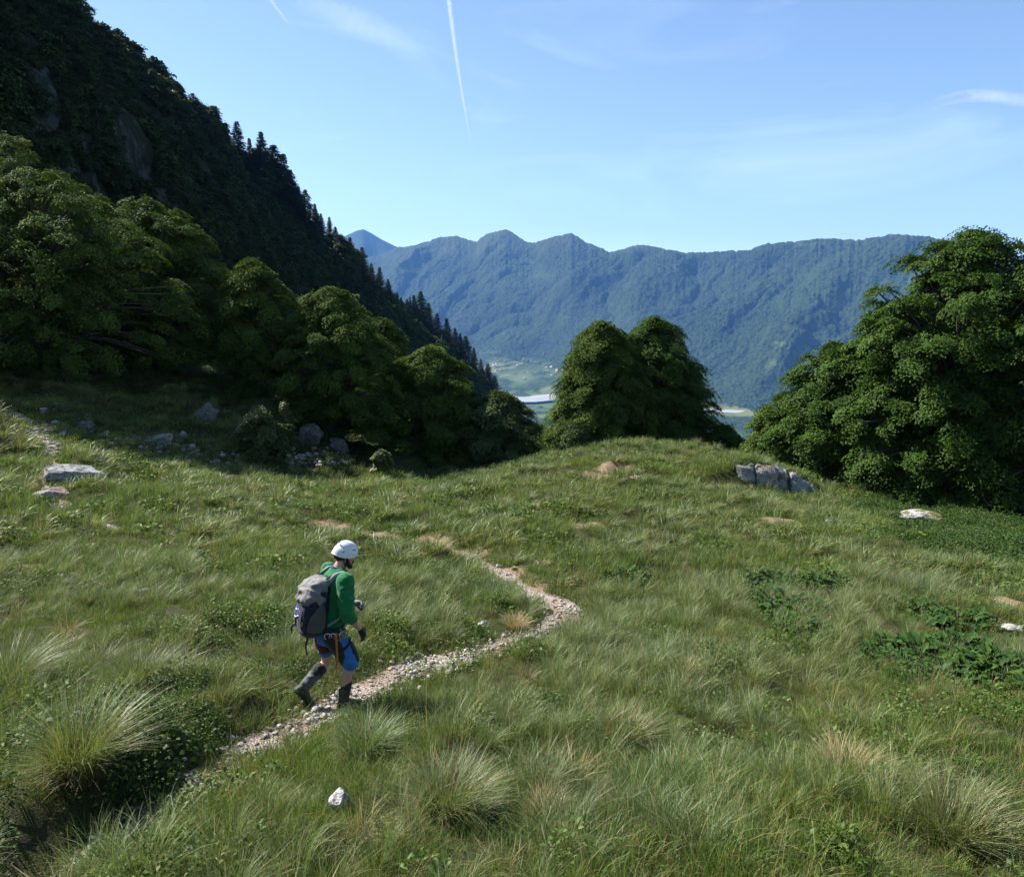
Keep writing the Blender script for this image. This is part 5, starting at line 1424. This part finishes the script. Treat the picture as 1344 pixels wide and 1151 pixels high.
def scatter(name, pts, rz, scl, idx, plist, label, cat, tilt=None):
    """one object of loose growth: geometry nodes set the listed tufts on its points"""
    me = bpy.data.meshes.new(name)
    n = len(pts)
    me.vertices.add(n); me.vertices.foreach_set('co', np.asarray(pts, np.float32).ravel())
    rot = np.zeros((n, 3), np.float32); rot[:, 2] = rz
    if tilt is not None: rot[:, 0] = tilt[:, 0]; rot[:, 1] = tilt[:, 1]
    a = me.attributes.new('rot', 'FLOAT_VECTOR', 'POINT'); a.data.foreach_set('vector', rot.ravel())
    a = me.attributes.new('scl', 'FLOAT', 'POINT'); a.data.foreach_set('value', np.asarray(scl, np.float32))
    a = me.attributes.new('idx', 'INT', 'POINT'); a.data.foreach_set('value', np.asarray(idx, np.int32))
    o = link(name, me)
    c = bpy.data.collections.new(name + '_tufts')
    order = sorted(range(len(plist)), key=lambda i: plist[i].name)
    for q in plist: c.objects.link(q)
    remap = np.argsort(order)
    a.data.foreach_set('value', remap[np.asarray(idx)].astype(np.int32))
    ng = bpy.data.node_groups.new(name, 'GeometryNodeTree')
    ng.interface.new_socket('Geometry', in_out='INPUT', socket_type='NodeSocketGeometry')
    ng.interface.new_socket('Geometry', in_out='OUTPUT', socket_type='NodeSocketGeometry')
    N = ng.nodes
    gi, go = N.new('NodeGroupInput'), N.new('NodeGroupOutput')
    ip = N.new('GeometryNodeInstanceOnPoints'); ci = N.new('GeometryNodeCollectionInfo')
    ci.inputs['Collection'].default_value = c; ci.inputs['Separate Children'].default_value = True; ci.inputs['Reset Children'].default_value = True
    def na(nm, typ):
        q = N.new('GeometryNodeInputNamedAttribute'); q.data_type = typ; q.inputs['Name'].default_value = nm
        return q.outputs['Attribute']
    L = ng.links.new
    L(gi.outputs[0], ip.inputs['Points']); L(ci.outputs[0], ip.inputs['Instance'])
    ip.inputs['Pick Instance'].default_value = True
    L(na('idx', 'INT'), ip.inputs['Instance Index'])
    L(na('rot', 'FLOAT_VECTOR'), ip.inputs['Rotation'])
    L(na('scl', 'FLOAT'), ip.inputs['Scale'])
    L(ip.outputs[0], go.inputs[0])
    md = o.modifiers.new('scatter', 'NODES'); md.node_group = ng
    return tag(o, label, cat, kind='stuff')

rg = np.random.default_rng(99)
def sample(y0, y1, dens, margin=2.0):
    w1 = 0.66 * y1 + margin
    n = int((y1 - y0) * 2 * w1 * dens)
    y = rg.uniform(y0, y1, n); x = rg.uniform(-w1, w1, n)
    k = np.abs(x) < 0.66 * y + margin
    return x[k], y[k]
def keep(x, y, clear=0.05, thin=0.03):
    d, bi = path_dist(x, y)
    d = d + 0.16 * noise3(np.asarray(x) * 2.2, np.asarray(y) * 2.2, 8.0)
    return ((d > clear) | (rg.random(len(x)) < thin)) & (bare(x, y) < 0.45 + 0.5 * rg.random(len(x)))
def shade(x, y):
    """where trees keep the ground bare: 1 = under the trees"""
    a = smooth(27.5, 31, y + 0.22 * x) * smooth(6, -2, x)
    b = smooth(21.6, 23.4, y - 0.10 * (x - 12)) * smooth(10.5, 12.5, x)
    return np.maximum(a, b)
def nettle(x, y):
    """the dark low growth on the right"""
    return smooth(0.0, 1.6, (x - 7.8) - 0.25 * np.abs(y - 19) + 1.2 * noise3(x * 0.4, y * 0.4, 4.4)) * smooth(13.0, 15.0, y) * smooth(25.5, 24.0, y)
def gully(x, y):
    d, bi = path_dist(x, y)
    j = np.clip(bi, 0, len(PATH) - 1)
    tx = np.gradient(PATH[:, 0]); ty = np.gradient(PATH[:, 1])
    side = (x - PATH[j, 0]) * -ty[j] + (y - PATH[j, 1]) * tx[j]
    return (bi < 100000) * (d < 1.15 + 0.5 * noise3(x, y, 3)) * (side > 0) * smooth(9.5, 6.5, y)
def tilt_for(x, y):
    e = 0.2
    gx = (h_at(x + e, y) - h_at(x - e, y)) / (2 * e); gy = (h_at(x, y + e) - h_at(x, y - e)) / (2 * e)
    return np.column_stack([np.arctan(gy) * 0.5, -np.arctan(gx) * 0.5])

# meadow grass
allx, ally, sc_, ix_ = [], [], [], []
for y0, y1, dens, base in ((2.2, 6.5, 95, 0), (6.5, 12, 62, 0), (12, 21, 34, 3), (21, 48, 17, 5)):
    x, y = sample(y0, y1, dens, 2.0 if y0 < 20 else 4.0)
    k = keep(x, y, -0.10, 0.09) & (rg.random(len(x)) > shade(x, y) * 0.9) & (rg.random(len(x)) > nettle(x, y) * 0.85) & (rg.random(len(x)) > gully(x, y) * 0.35)
    x, y = x[k], y[k]
    hgt = 0.80 + 0.45 * fbm(x * 0.5, y * 0.5, 7.0, 2)
    sc_.append(np.clip(hgt, 0.45, 1.4) * rg.uniform(0.6, 1.05, len(x))); allx.append(x); ally.append(y)
    ix_.append(base + rg.integers(0, 3 if base == 0 else 2, len(x)))
x, y, s, i_ = map(np.concatenate, (allx, ally, sc_, ix_))
scatter('grass', np.column_stack([x, y, h_at(x, y) - 0.01]), rg.random(len(x)) * 6.28, s, i_, G_NEAR + G_MID + G_FAR, 'green and yellowish meadow grass covering the ground', 'grass', tilt_for(x, y))
NGRASS = len(x)
# fescue tussocks, in drifts
allx, ally, sc_, ix_ = [], [], [], []
for y0, y1, dens, base in ((2.4, 14, 17, 0), (14, 48, 7.0, 2)):
    x, y = sample(y0, y1, dens, 2.5)
    dr = fbm(x * 0.38, y * 0.38, 11.0, 3)
    k = keep(x, y, 0.16, 0.0) & (rg.random(len(x)) < smooth(-0.35, 0.35, dr)) & (rg.random(len(x)) > shade(x, y)) & (rg.random(len(x)) > nettle(x, y) * 0.97) & (rg.random(len(x)) > gully(x, y) * 0.9)
    x, y = x[k], y[k]
    sc_.append(rg.uniform(0.5, 1.12, len(x)) * (1.0 if base == 0 else 1.05)); allx.append(x); ally.append(y); ix_.append(base + rg.integers(0, 2, len(x)))
x, y, s, i_ = map(np.concatenate, (allx, ally, sc_, ix_))
scatter('tussock_grass', np.column_stack([x, y, h_at(x, y) - 0.02]), rg.uniform(-0.7, 0.7, len(x)), s, i_, T_NEAR + T_FAR, 'silvery green hair grass tufts drifting across the meadow', 'grass', tilt_for(x, y))
# dry tufts and seed stems
x, y = sample(2.6, 34, 1.6, 2)
d, bi = path_dist(x, y)
worn = smooth(0.8, 0.05, d) * smooth(9.5, 12.5, y)
k = keep(x, y, 0.0, 0.15) & (rg.random(len(x)) < 0.07 + 0.75 * worn + 0.5 * smooth(0.5, 0.8, fbm(x * 0.6, y * 0.6, 15.0, 2))) & (shade(x, y) < 0.3) & (nettle(x, y) < 0.4)
xs, ys_ = sample(2.6, 16, 1.5, 2); k2 = keep(xs, ys_, 0.1, 0) & (nettle(xs, ys_) < 0.4)
x, y = np.concatenate([x[k], xs[k2]]), np.concatenate([y[k], ys_[k2]])
i_ = np.concatenate([np.where(y[:k.sum()] < 12, 0, 1), np.full(k2.sum(), 2)])
scatter('dry_grass', np.column_stack([x, y, h_at(x, y) - 0.01]), rg.random(len(x)) * 6.28, rg.uniform(0.5, 1.05, len(x)), i_, D_TUFT + S_STEM, 'straw coloured dry tufts and seed stems in the grass', 'grass', tilt_for(x, y))
# herbs
allx, ally, ix_ = [], [], []
for y0, y1, dens, base in ((2.4, 13, 16, 0), (13, 40, 4.5, 2)):
    x, y = sample(y0, y1, dens, 2.0)
    k = keep(x, y, 0.03, 0.04) & (rg.random(len(x)) < smooth(-0.15, 0.5, fbm(x * 0.55 + 9, y * 0.55, 21.0, 3))) & (rg.random(len(x)) > nettle(x, y)) & (rg.random(len(x)) > gully(x, y))
    allx.append(x[k]); ally.append(y[k]); ix_.append(np.full(k.sum(), 2) if base else rg.integers(0, 2, k.sum()))
x, y, i_ = map(np.concatenate, (allx, ally, ix_))
scatter('meadow_herbs', np.column_stack([x, y, h_at(x, y) - 0.01]), rg.random(len(x)) * 6.28, rg.uniform(0.6, 1.2, len(x)), i_, H_LEAF, 'small leafy meadow herbs between the grasses', 'herbs', tilt_for(x, y))
# dark herbs: the bank by the near path, the low growth on the right, under the trees
xa, ya = sample(2.2, 10, 42, 2.0); ka = gully(xa, ya) * (0.18 + 0.5 * smooth(-0.3, 0.3, noise3(xa * 1.2, ya * 1.2, 6.0))) > rg.random(len(xa)); ka &= keep(xa, ya, 0.04, 0) & (np.hypot(xa - walker.location.x + 0.35, ya - walker.location.y + 0.25) > 0.62)
xb, yb = sample(13, 26, 16, 5.0); kb = nettle(xb, yb) * 1.0 > rg.random(len(xb))
xc, yc = sample(20, 46, 2.2, 5.0); kc = shade(xc, yc) > rg.random(len(xc)) * 1.2
xd, yd = sample(3, 30, 1.6, 2); kd = (fbm(xd * 0.8, yd * 0.8, 31.0, 2) > 0.42) & keep(xd, yd, 0.1, 0)
x = np.concatenate([xa[ka], xb[kb], xc[kc], xd[kd]]); y = np.concatenate([ya[ka], yb[kb], yc[kc], yd[kd]])
i_ = np.concatenate([rg.integers(0, 2, ka.sum()) * (rg.random(ka.sum()) < 0.3), np.ones(kb.sum()), np.ones(kc.sum()), np.zeros(kd.sum())]).astype(int)
s = np.concatenate([rg.uniform(0.6, 1.1, ka.sum()), rg.uniform(0.55, 0.95, kb.sum()), rg.uniform(0.6, 1.2, kc.sum()), rg.uniform(0.5, 1.0, kd.sum())])
scatter('undergrowth', np.column_stack([x, y, h_at(x, y) - 0.02]), rg.random(len(x)) * 6.28, s, i_, H_DARK, 'dark green low leafy undergrowth on the bank and the right slope', 'undergrowth', tilt_for(x, y))

# small purple flowers in two patches
GRASS['flower'] = leafy('purple_petal', (0.20, 0.13, 0.28), (0.36, 0.28, 0.46), 0.25, 0.6, 0.15)
def petals(seed):
    V, F, t, al = herb(40, .16, .16, .013, seed, .8)
    return V, F, t, al
FL = [proto('flower_a', petals(27), 'flower'), proto('flower_b', petals(28), 'flower')]
fx = []
for u, v, n, r in ((885, 1078, 5, .25), (905, 1092, 3, .2)):
    g = gpt(u, v)
    for q in range(n): fx.append(g[:2] + rg.normal(size=2) * r)
fx = np.array(fx)
scatter('wild_flowers', np.column_stack([fx[:, 0], fx[:, 1], h_at(fx[:, 0], fx[:, 1])]), rg.random(len(fx)) * 6.28, rg.uniform(0.5, 1.0, len(fx)), rg.integers(0, 2, len(fx)), FL, 'small pale purple flowers low in the near grass', 'flowers')

# shrubs clinging to the shaded face
def shrub_proto(i):
    (V, F, t), _ = beech(90 + i, 3.0, 1.7, 1.7, 0.0, 'dome', boughs=20, sprays=7, leaves=9, leaf=0.36, spray_r=0.5, bough_r=0.7)
    o = bpy.data.objects.new('scrub_%s' % 'ab'[i], mesh_np('scrub', V, F, {'tint': np.repeat(t, 4)})); o.data.materials.append(LEAF_MATS['far'])
    return o
pts = []
for q in range(7500):
    y_ = 70 + 350 * rgf.random(); t_ = -0.1 + 1.22 * rgf.random()
    p = spur_at(y_, t_)
    c = noise3(p[0] / 16, p[1] / 16, p[2] / 11) + 0.5 * noise3(p[0] / 5, p[1] / 5, p[2] / 5)
    if c > 0.32 + 0.45 * smooth(0.72, 0.92, t_) + 0.30 * smooth(170, 260, y_): continue
    pts.append(p + [0.2, 0, -0.3])
pts = np.array(pts)
scatter('scrub', pts, rgf.random(len(pts)) * 6.28, rgf.uniform(0.5, 1.3, len(pts)) * np.interp(pts[:, 1], [100, 300], [0.8, 1.4]), rgf.integers(0, 2, len(pts)), [shrub_proto(0), shrub_proto(1)], 'dark scrub covering the shaded mountainside', 'scrub')

# loose stones on the path
def stone_proto(i):
    o = bpy.data.objects.new('pebble_%s' % 'abcd'[i], rock_mesh(200 + i, (1, 0.8, 0.6), 7, 2, 0.1))
    o.data.materials.append(M_STONE)
    return o
def mat_stone():
    k = NT('path_stone')
    oi = k.n('ShaderNodeObjectInfo'); r = oi.outputs['Random']
    c = k.ramp(r, [(0.0, (0.16, 0.13, 0.115)), (0.35, (0.36, 0.32, 0.295)), (0.6, (0.50, 0.475, 0.455)), (0.8, (0.44, 0.34, 0.30)), (1.0, (0.64, 0.62, 0.60))])
    n = k.noise(k.pos(), 70, 4, 0.6)
    c = k.mix(k.maprange(n, 0.35, 0.7), c, k.mix(1.0, c, (0.62, 0.58, 0.55), 'MULTIPLY'))
    return k.done(k.pbr(c, 0.85, 0.25, k.bump(n, 0.5, 0.006)))
M_STONE = mat_stone()
ps = []
for P_, W_, dn in ((PATH, PW, 1.0), (PATH2, PW2, 0.35)):
    for j in range(len(P_) - 1):
        t = P_[j + 1] - P_[j]; ln = np.linalg.norm(t); t = t / (ln + 1e-9); nn = np.array([-t[1], t[0]])
        yy = P_[j, 1]
        stony = smooth(-0.35, 0.15, noise3(P_[j, 0] * 0.7, P_[j, 1] * 0.7, 2.0) + 0.9 * smooth(12.6, 11.6, yy) - 0.25 + (0.25 if dn < 1 else 0))
        big = smooth(7.6, 8.4, yy) * smooth(11.2, 10.2, yy) * (dn == 1.0)
        stony = stony * smooth(4.2, 5.0, yy) * (1 + 0.5 * big) * (0.25 + 1.0 * smooth(-0.35, 0.35, noise3(P_[j, 0] * 2.3, P_[j, 1] * 2.3, 12.0)))
        cnt = rgf.poisson(ln * W_[j] * 2 * 620 * dn * stony + 0.15)
        for q in range(cnt):
            o_ = W_[j] * rgf.normal() * 0.70
            xy = P_[j] + t * ln * rgf.random() + nn * o_
            ps.append((xy[0], xy[1], 0.006 + 0.034 * rgf.random() ** 3.4 + 0.024 * (rgf.random() < 0.04 + 0.03 * big)))
ps = np.array(ps)
scatter('gravel', np.column_stack([ps[:, 0], ps[:, 1], h_at(ps[:, 0], ps[:, 1]) + 0.012 + ps[:, 2] * 0.25]), rgf.random(len(ps)) * 6.28, ps[:, 2], rgf.integers(0, 4, len(ps)), [stone_proto(i) for i in range(4)], 'pale pinkish gravel stones lying on the footpath', 'gravel', np.column_stack([rgf.normal(size=len(ps)) * 0.4, rgf.normal(size=len(ps)) * 0.4]))
# scree at the shadow edge and under the left trees
pc = []
for u, v, su, sv, n in ((395, 604, 34, 5, 260), (225, 588, 34, 6, 160), (120, 572, 40, 6, 120), (330, 600, 30, 6, 130), (60, 575, 14, 14, 160), (430, 600, 20, 5, 120)):
    for q in range(n):
        g = gpt(u + su * rgf.normal(), v + sv * rgf.normal()); pc.append((g[0], g[1], 0.03 + 0.13 * rgf.random() ** 3))
pc = np.array(pc)
scatter('scree', np.column_stack([pc[:, 0], pc[:, 1], h_at(pc[:, 0], pc[:, 1]) + pc[:, 2] * 0.2]), rgf.random(len(pc)) * 6.28, pc[:, 2], rgf.integers(0, 4, len(pc)), [stone_proto(i) for i in range(4)], 'grey scree stones at the edge of the tree shade', 'scree')

# ------------------------------------------------------------------ single large tussocks
def tussock(label, u, v, wpx, hpx, seed, mats=('fescue',), nb=800, straw=0.06, wind=(.12, .05), lean=0.85, group='large grass tussocks in the near meadow', blade=0.0036, up=-0.02):
    p = gpt(u, v); k = p[1] / FPX
    rad = wpx * k / 2; hh = hpx * k * 1.05
    V, F, t, al = blades(nb, hh * 0.55, hh * 1.15, rad * 0.42, lean, blade, seed, 5, .08, wind, straw=straw)
    e = empty('grass_tussock', (p[0], p[1], p[2] + up))
    tag(e, label, 'grass tussock', group)
    link('blades', mesh_np('blades', V, F, {'tint': t, 'along': al}), GRASS[mats[0]], e)
    V, F, t, al = blades(int(nb * 0.28), hh * 0.25, hh * 0.6, rad * 0.45, lean * 1.35, blade, seed + 500, 4, .1, wind)
    link('dead_blades', mesh_np('dead_blades', V, F, {'tint': t, 'along': al}), GRASS['dry'], e)
tussock('big leaning green tussock left of the near path', 105, 1015, 150, 120, 301, nb=1100)
tussock('grey green tussock higher up behind the big leaning one', 185, 905, 100, 70, 302, nb=800)
tussock('wide dark based tussock in the lower middle of the meadow', 590, 1062, 190, 80, 303, nb=1200, straw=.12)
tussock('bright tussock just below the feet of the walker', 478, 990, 110, 62, 304, nb=800)
tussock('dark brown centred tussock right of the lower middle', 820, 978, 100, 62, 305, nb=700, straw=.25)
tussock('straw coloured half dead tussock in the lower right', 1110, 1022, 120, 62, 306, ('dry',), nb=700)
tussock('large blue green tussock at the lower right corner', 1245, 1105, 200, 105, 307, nb=1200, straw=.1)
tussock('tussock with an orange dead core right of the centre', 898, 888, 60, 36, 308, ('fescue',), nb=500, straw=.5)
tussock('small pale straw tuft beside the wide tussock', 712, 1072, 60, 46, 309, ('dry',), nb=350)
tussock('silvery tussock at the left in the middle distance', 168, 752, 70, 34, 310, nb=500, blade=0.006)
tussock('pale tussock pushing in at the left edge', 14, 905, 100, 80, 311, nb=700)
tussock('dry grass cap hanging over the rock outcrop', 1003, 617, 62, 12, 312, ('dry',), nb=520, group=None, blade=0.008)
tussock('dry tan tussock on the inner side of the path bend', 676, 826, 48, 26, 313, ('dry',), nb=380, blade=0.005)
tussock('sandy tussock at the far end of the visible path', 566, 722, 36, 18, 314, ('dry',), nb=320, blade=0.007)

# ------------------------------------------------------------------ broad leaved dock plants
def dock(label, u, v, wpx, hpx, seed, n):
    wpx, n, hpx = wpx * 1.55, int(n * 1.6), hpx * 0.75
    rg_ = np.random.default_rng(seed)
    p = gpt(u, v); k = p[1] / FPX
    rad = wpx * k / 2; hh = max(0.18, hpx * k)
    VV, FF, TT = [], [], []
    for i in range(int(n * 1.9)):
        a = rg_.random() * 6.28; r = rad * math.sqrt(rg_.random()) * 0.95
        L = rg_.uniform(0.09, 0.19); W = L * rg_.uniform(0.45, 0.65)
        s = np.linspace(0, 1, 6); c = np.linspace(-1, 1, 5)
        w = W / 2 * np.sin(np.pi * np.clip(s * 0.93 + 0.05, 0, 1)) ** 0.7
        da = a + rg_.normal() * 0.8
        base = np.array([math.cos(a) * r, math.sin(a) * r * 1.1, hh * (0.35 + 0.65 * rg_.random()) * (1 - 0.4 * (r / rad) ** 2)])
        el = rg_.uniform(-0.3, 1.1)
        fx = L * s; fz = L * (s * el - 0.7 * s ** 2 * rg_.uniform(0.5, 1.1))
        cup = 0.35 * w[:, None] * np.abs(c)[None, :] + 0.02 * np.sin(s[:, None] * 16 + c[None, :] * 3 + i)
        lx = fx[:, None] + 0 * c; ly = w[:, None] * c[None, :]; lz = fz[:, None] + cup
        ca, sa = math.cos(da), math.sin(da)
        VV.append(np.stack([base[0] + lx * ca - ly * sa, base[1] + lx * sa + ly * ca, base[2] + lz], -1).reshape(-1, 3)); FF.append(grid_faces(6, 5)); TT.append(np.full(30, rg_.random()))
        q = tube(np.array([[base[0] * .4, base[1] * .4, -0.03], [base[0] * .8, base[1] * .8, base[2] * .6], base]), [0.006, 0.005, 0.004], 4, cap=False)
        VV.append(q[0]); FF.append(q[1]); TT.append(np.full(len(q[0]), 0.9))
    V, F = join(list(zip(VV, FF)))
    o = link('dock_plant', mesh_np('dock_plant', V, F, {'tint': np.concatenate(TT)}, smooth_shade=True), GRASS['dock'], None, (p[0], p[1], p[2]))
    return tag(o, label, 'plant', 'broad leaved dock plants on the right of the meadow')
dock('upper left clump of broad dark leaves on the right slope', 1015, 772, 56, 24, 401, 60)
dock('upright broad leaved clump beside the upper left one', 1080, 772, 40, 30, 402, 44)
dock('broad leaved clump in the middle of the upper group', 1040, 806, 60, 22, 403, 60)
dock('lowest broad leaved clump of the upper group', 1052, 836, 46, 20, 404, 45)
dock('thin strip of broad leaves behind the pale grass band', 1205, 808, 56, 16, 405, 45)
dock('broad leaved patch right of the thin strip', 1272, 824, 60, 18, 406, 50)
dock('large dark leaved patch in the lower right group', 1205, 880, 90, 40, 407, 110)
dock('glossy big leaved clump at the right edge', 1315, 900, 80, 44, 408, 90)
dock('leafy clump filling the middle of the lower right group', 1262, 870, 70, 36, 409, 80)
dock('single dark leafy plant above the path bend', 822, 764, 36, 20, 410, 34)

# ------------------------------------------------------------------ far houses, contrail
def house(u, v, w, d, h, rz):
    xy = on_floor(u, v, VZ + 4)
    _d = math.hypot(*xy); _a = math.atan2(*xy)
    zf = VZ + (float(np.interp(_a, az, bz)) - VZ) * max(0.0, min(1.0, (_d / float(np.interp(_a, az, bd)) - 0.86) / 0.14)) ** 1.3
    e = empty('house', (xy[0], xy[1], zf - 0.5), rz)
    tag(e, 'tiny pale house of the distant valley village', 'house', 'pale houses of the valley village')
    bm = bmesh.new(); bmesh.ops.create_cube(bm, size=1.0)
    for q in bm.verts: q.co = (q.co.x * w, q.co.y * d, (q.co.z + 0.5) * h)
    me = bpy.data.meshes.new('wall'); bm.to_mesh(me); bm.free(); link('wall', me, M_HWALL, e)
    a, b = w / 2 + 0.5, d / 2 + 0.5
    V = [(-a, -b, h), (a, -b, h), (a, b, h), (-a, b, h), (-a, 0, h + d * 0.35), (a, 0, h + d * 0.35)]
    link('roof', pyd('roof', V, [(0, 1, 5, 4), (2, 3, 4, 5), (1, 2, 5, 5), (3, 0, 4, 4), (3, 2, 1, 0)]), M_HROOF, e)
M_HWALL = simple('house_plaster', (0.75, 0.72, 0.66), 0.8, 0.2, 0.06, 0.2); M_HROOF = simple('roof_tile', (0.30, 0.15, 0.10), 0.8, 0.2, 0.2, 0.3)
for i in range(22):
    u, v = random.choice([(727, 503), (727, 503), (683, 504), (655, 497)])
    house(u + random.gauss(0, 8), v + random.gauss(0, 1.6), random.uniform(16, 30), random.uniform(12, 18), random.uniform(8, 13), random.uniform(0, 3))

def cloud_mat(name, dens):
    k = NT(name)
    co = k.objco()
    n = k.noise(co, 0.004, 4, 0.6)
    d = k.n('ShaderNodeBsdfDiffuse'); d.inputs['Color'].default_value = (0.95, 0.95, 0.95, 1)
    tl = k.n('ShaderNodeBsdfTranslucent'); tl.inputs['Color'].default_value = (0.95, 0.95, 0.95, 1)
    a = k.n('ShaderNodeMixShader'); a.inputs[0].default_value = 0.5; k.l(d.outputs[0], a.inputs[1]); k.l(tl.outputs[0], a.inputs[2])
    t = k.n('ShaderNodeBsdfTransparent'); m = k.n('ShaderNodeMixShader')
    lw = k.n('ShaderNodeLayerWeight'); lw.inputs[0].default_value = 0.35
    edge = k.math('SUBTRACT', 1.0, lw.outputs['Facing'])
    f = k.math('MULTIPLY', k.math('MULTIPLY', k.maprange(n, 0.25, 0.7, 0.35, 1.0), k.math('POWER', edge, 1.6)), k.math('MULTIPLY', k.attr('tint'), dens))
    k.l(f, m.inputs[0]); k.l(t.outputs[0], m.inputs[1]); k.l(a.outputs[0], m.inputs[2])
    return k.done(m.outputs[0])
def trail(label, px, alt, r0, r1, dens, fade, name='contrail'):
    P = []
    for u, v in px:
        d = ray(u, v); P.append(np.array([0, 0, CAMZ]) + d * (alt / d[2]))
    C = curve3(np.array(P), 16)
    f = np.linspace(0, 1, len(C))
    rad = (r0 + (r1 - r0) * f) * (1 + 0.22 * noise3(f * 60, 0 * f, 1.0))
    v, q = tube(C, rad, 12, cap=False)
    t = np.repeat(np.interp(f, fade[0], fade[1]), 12)
    o = link(name, mesh_np(name, v, q, {'tint': t}, smooth_shade=True), cloud_mat('ice_trail', dens))
    tag(o, label, name)
trail('long thin white contrail crossing the sky downwards', [(583, -45), (589, 0), (597, 60), (606, 120), (614, 165), (620, 205)], 9000, 85, 60, 1.0, ([0, .6, .85, 1.0], [1.0, 0.8, 0.25, 0.0]))
trail('short faint broken contrail at the top left of the sky', [(344, -20), (358, 4), (370, 20), (382, 36)], 9000, 70, 50, 0.4, ([0, .5, 1.0], [0.6, 0.7, 0.0]))
trail('small wispy white cloud at the upper right of the sky', [(1205, 146), (1245, 131), (1285, 126), (1330, 130), (1400, 143)], 8000, 190, 300, 0.26, ([0, .3, .6, .85, 1.0], [0.0, 0.6, 1.0, 0.6, 0.0]), 'cloud')
trail('broad faint veil of cloud left of the long contrail', [(380, -10), (440, 18), (500, 42), (550, 78), (590, 130)], 9000, 420, 560, 0.09, ([0, .3, .7, 1.0], [0.3, 1.0, 0.8, 0.0]), 'cloud')
# ------------------------------------------------------------------ haze in the valley air
def build_haze():
    bm = bmesh.new()
    bmesh.ops.create_cube(bm, size=1.0)
    me = bpy.data.meshes.new('haze'); 
    x0, x1, y0, y1, z0, z1 = -8500.0, 9000.0, -60.0, 12400.0, -472.0, 1250.0
    for v in bm.verts:
        v.co = ((x0 + x1) / 2 + v.co.x * (x1 - x0), (y0 + y1) / 2 + v.co.y * (y1 - y0), (z0 + z1) / 2 + v.co.z * (z1 - z0))
    bm.to_mesh(me); bm.free()
    k = NT('valley_haze')
    vol = k.n('ShaderNodeVolumePrincipled')
    vol.inputs['Color'].default_value = (0.17, 0.43, 1.0, 1)
    vol.inputs['Density'].default_value = 0.000048
    vol.inputs['Anisotropy'].default_value = 0.0
    k.l(vol.outputs[0], k.out.inputs['Volume'])
    o = link('haze', me, k.m)
    tag(o, 'thin blue haze filling the valley air', 'haze', kind='stuff')
build_haze()
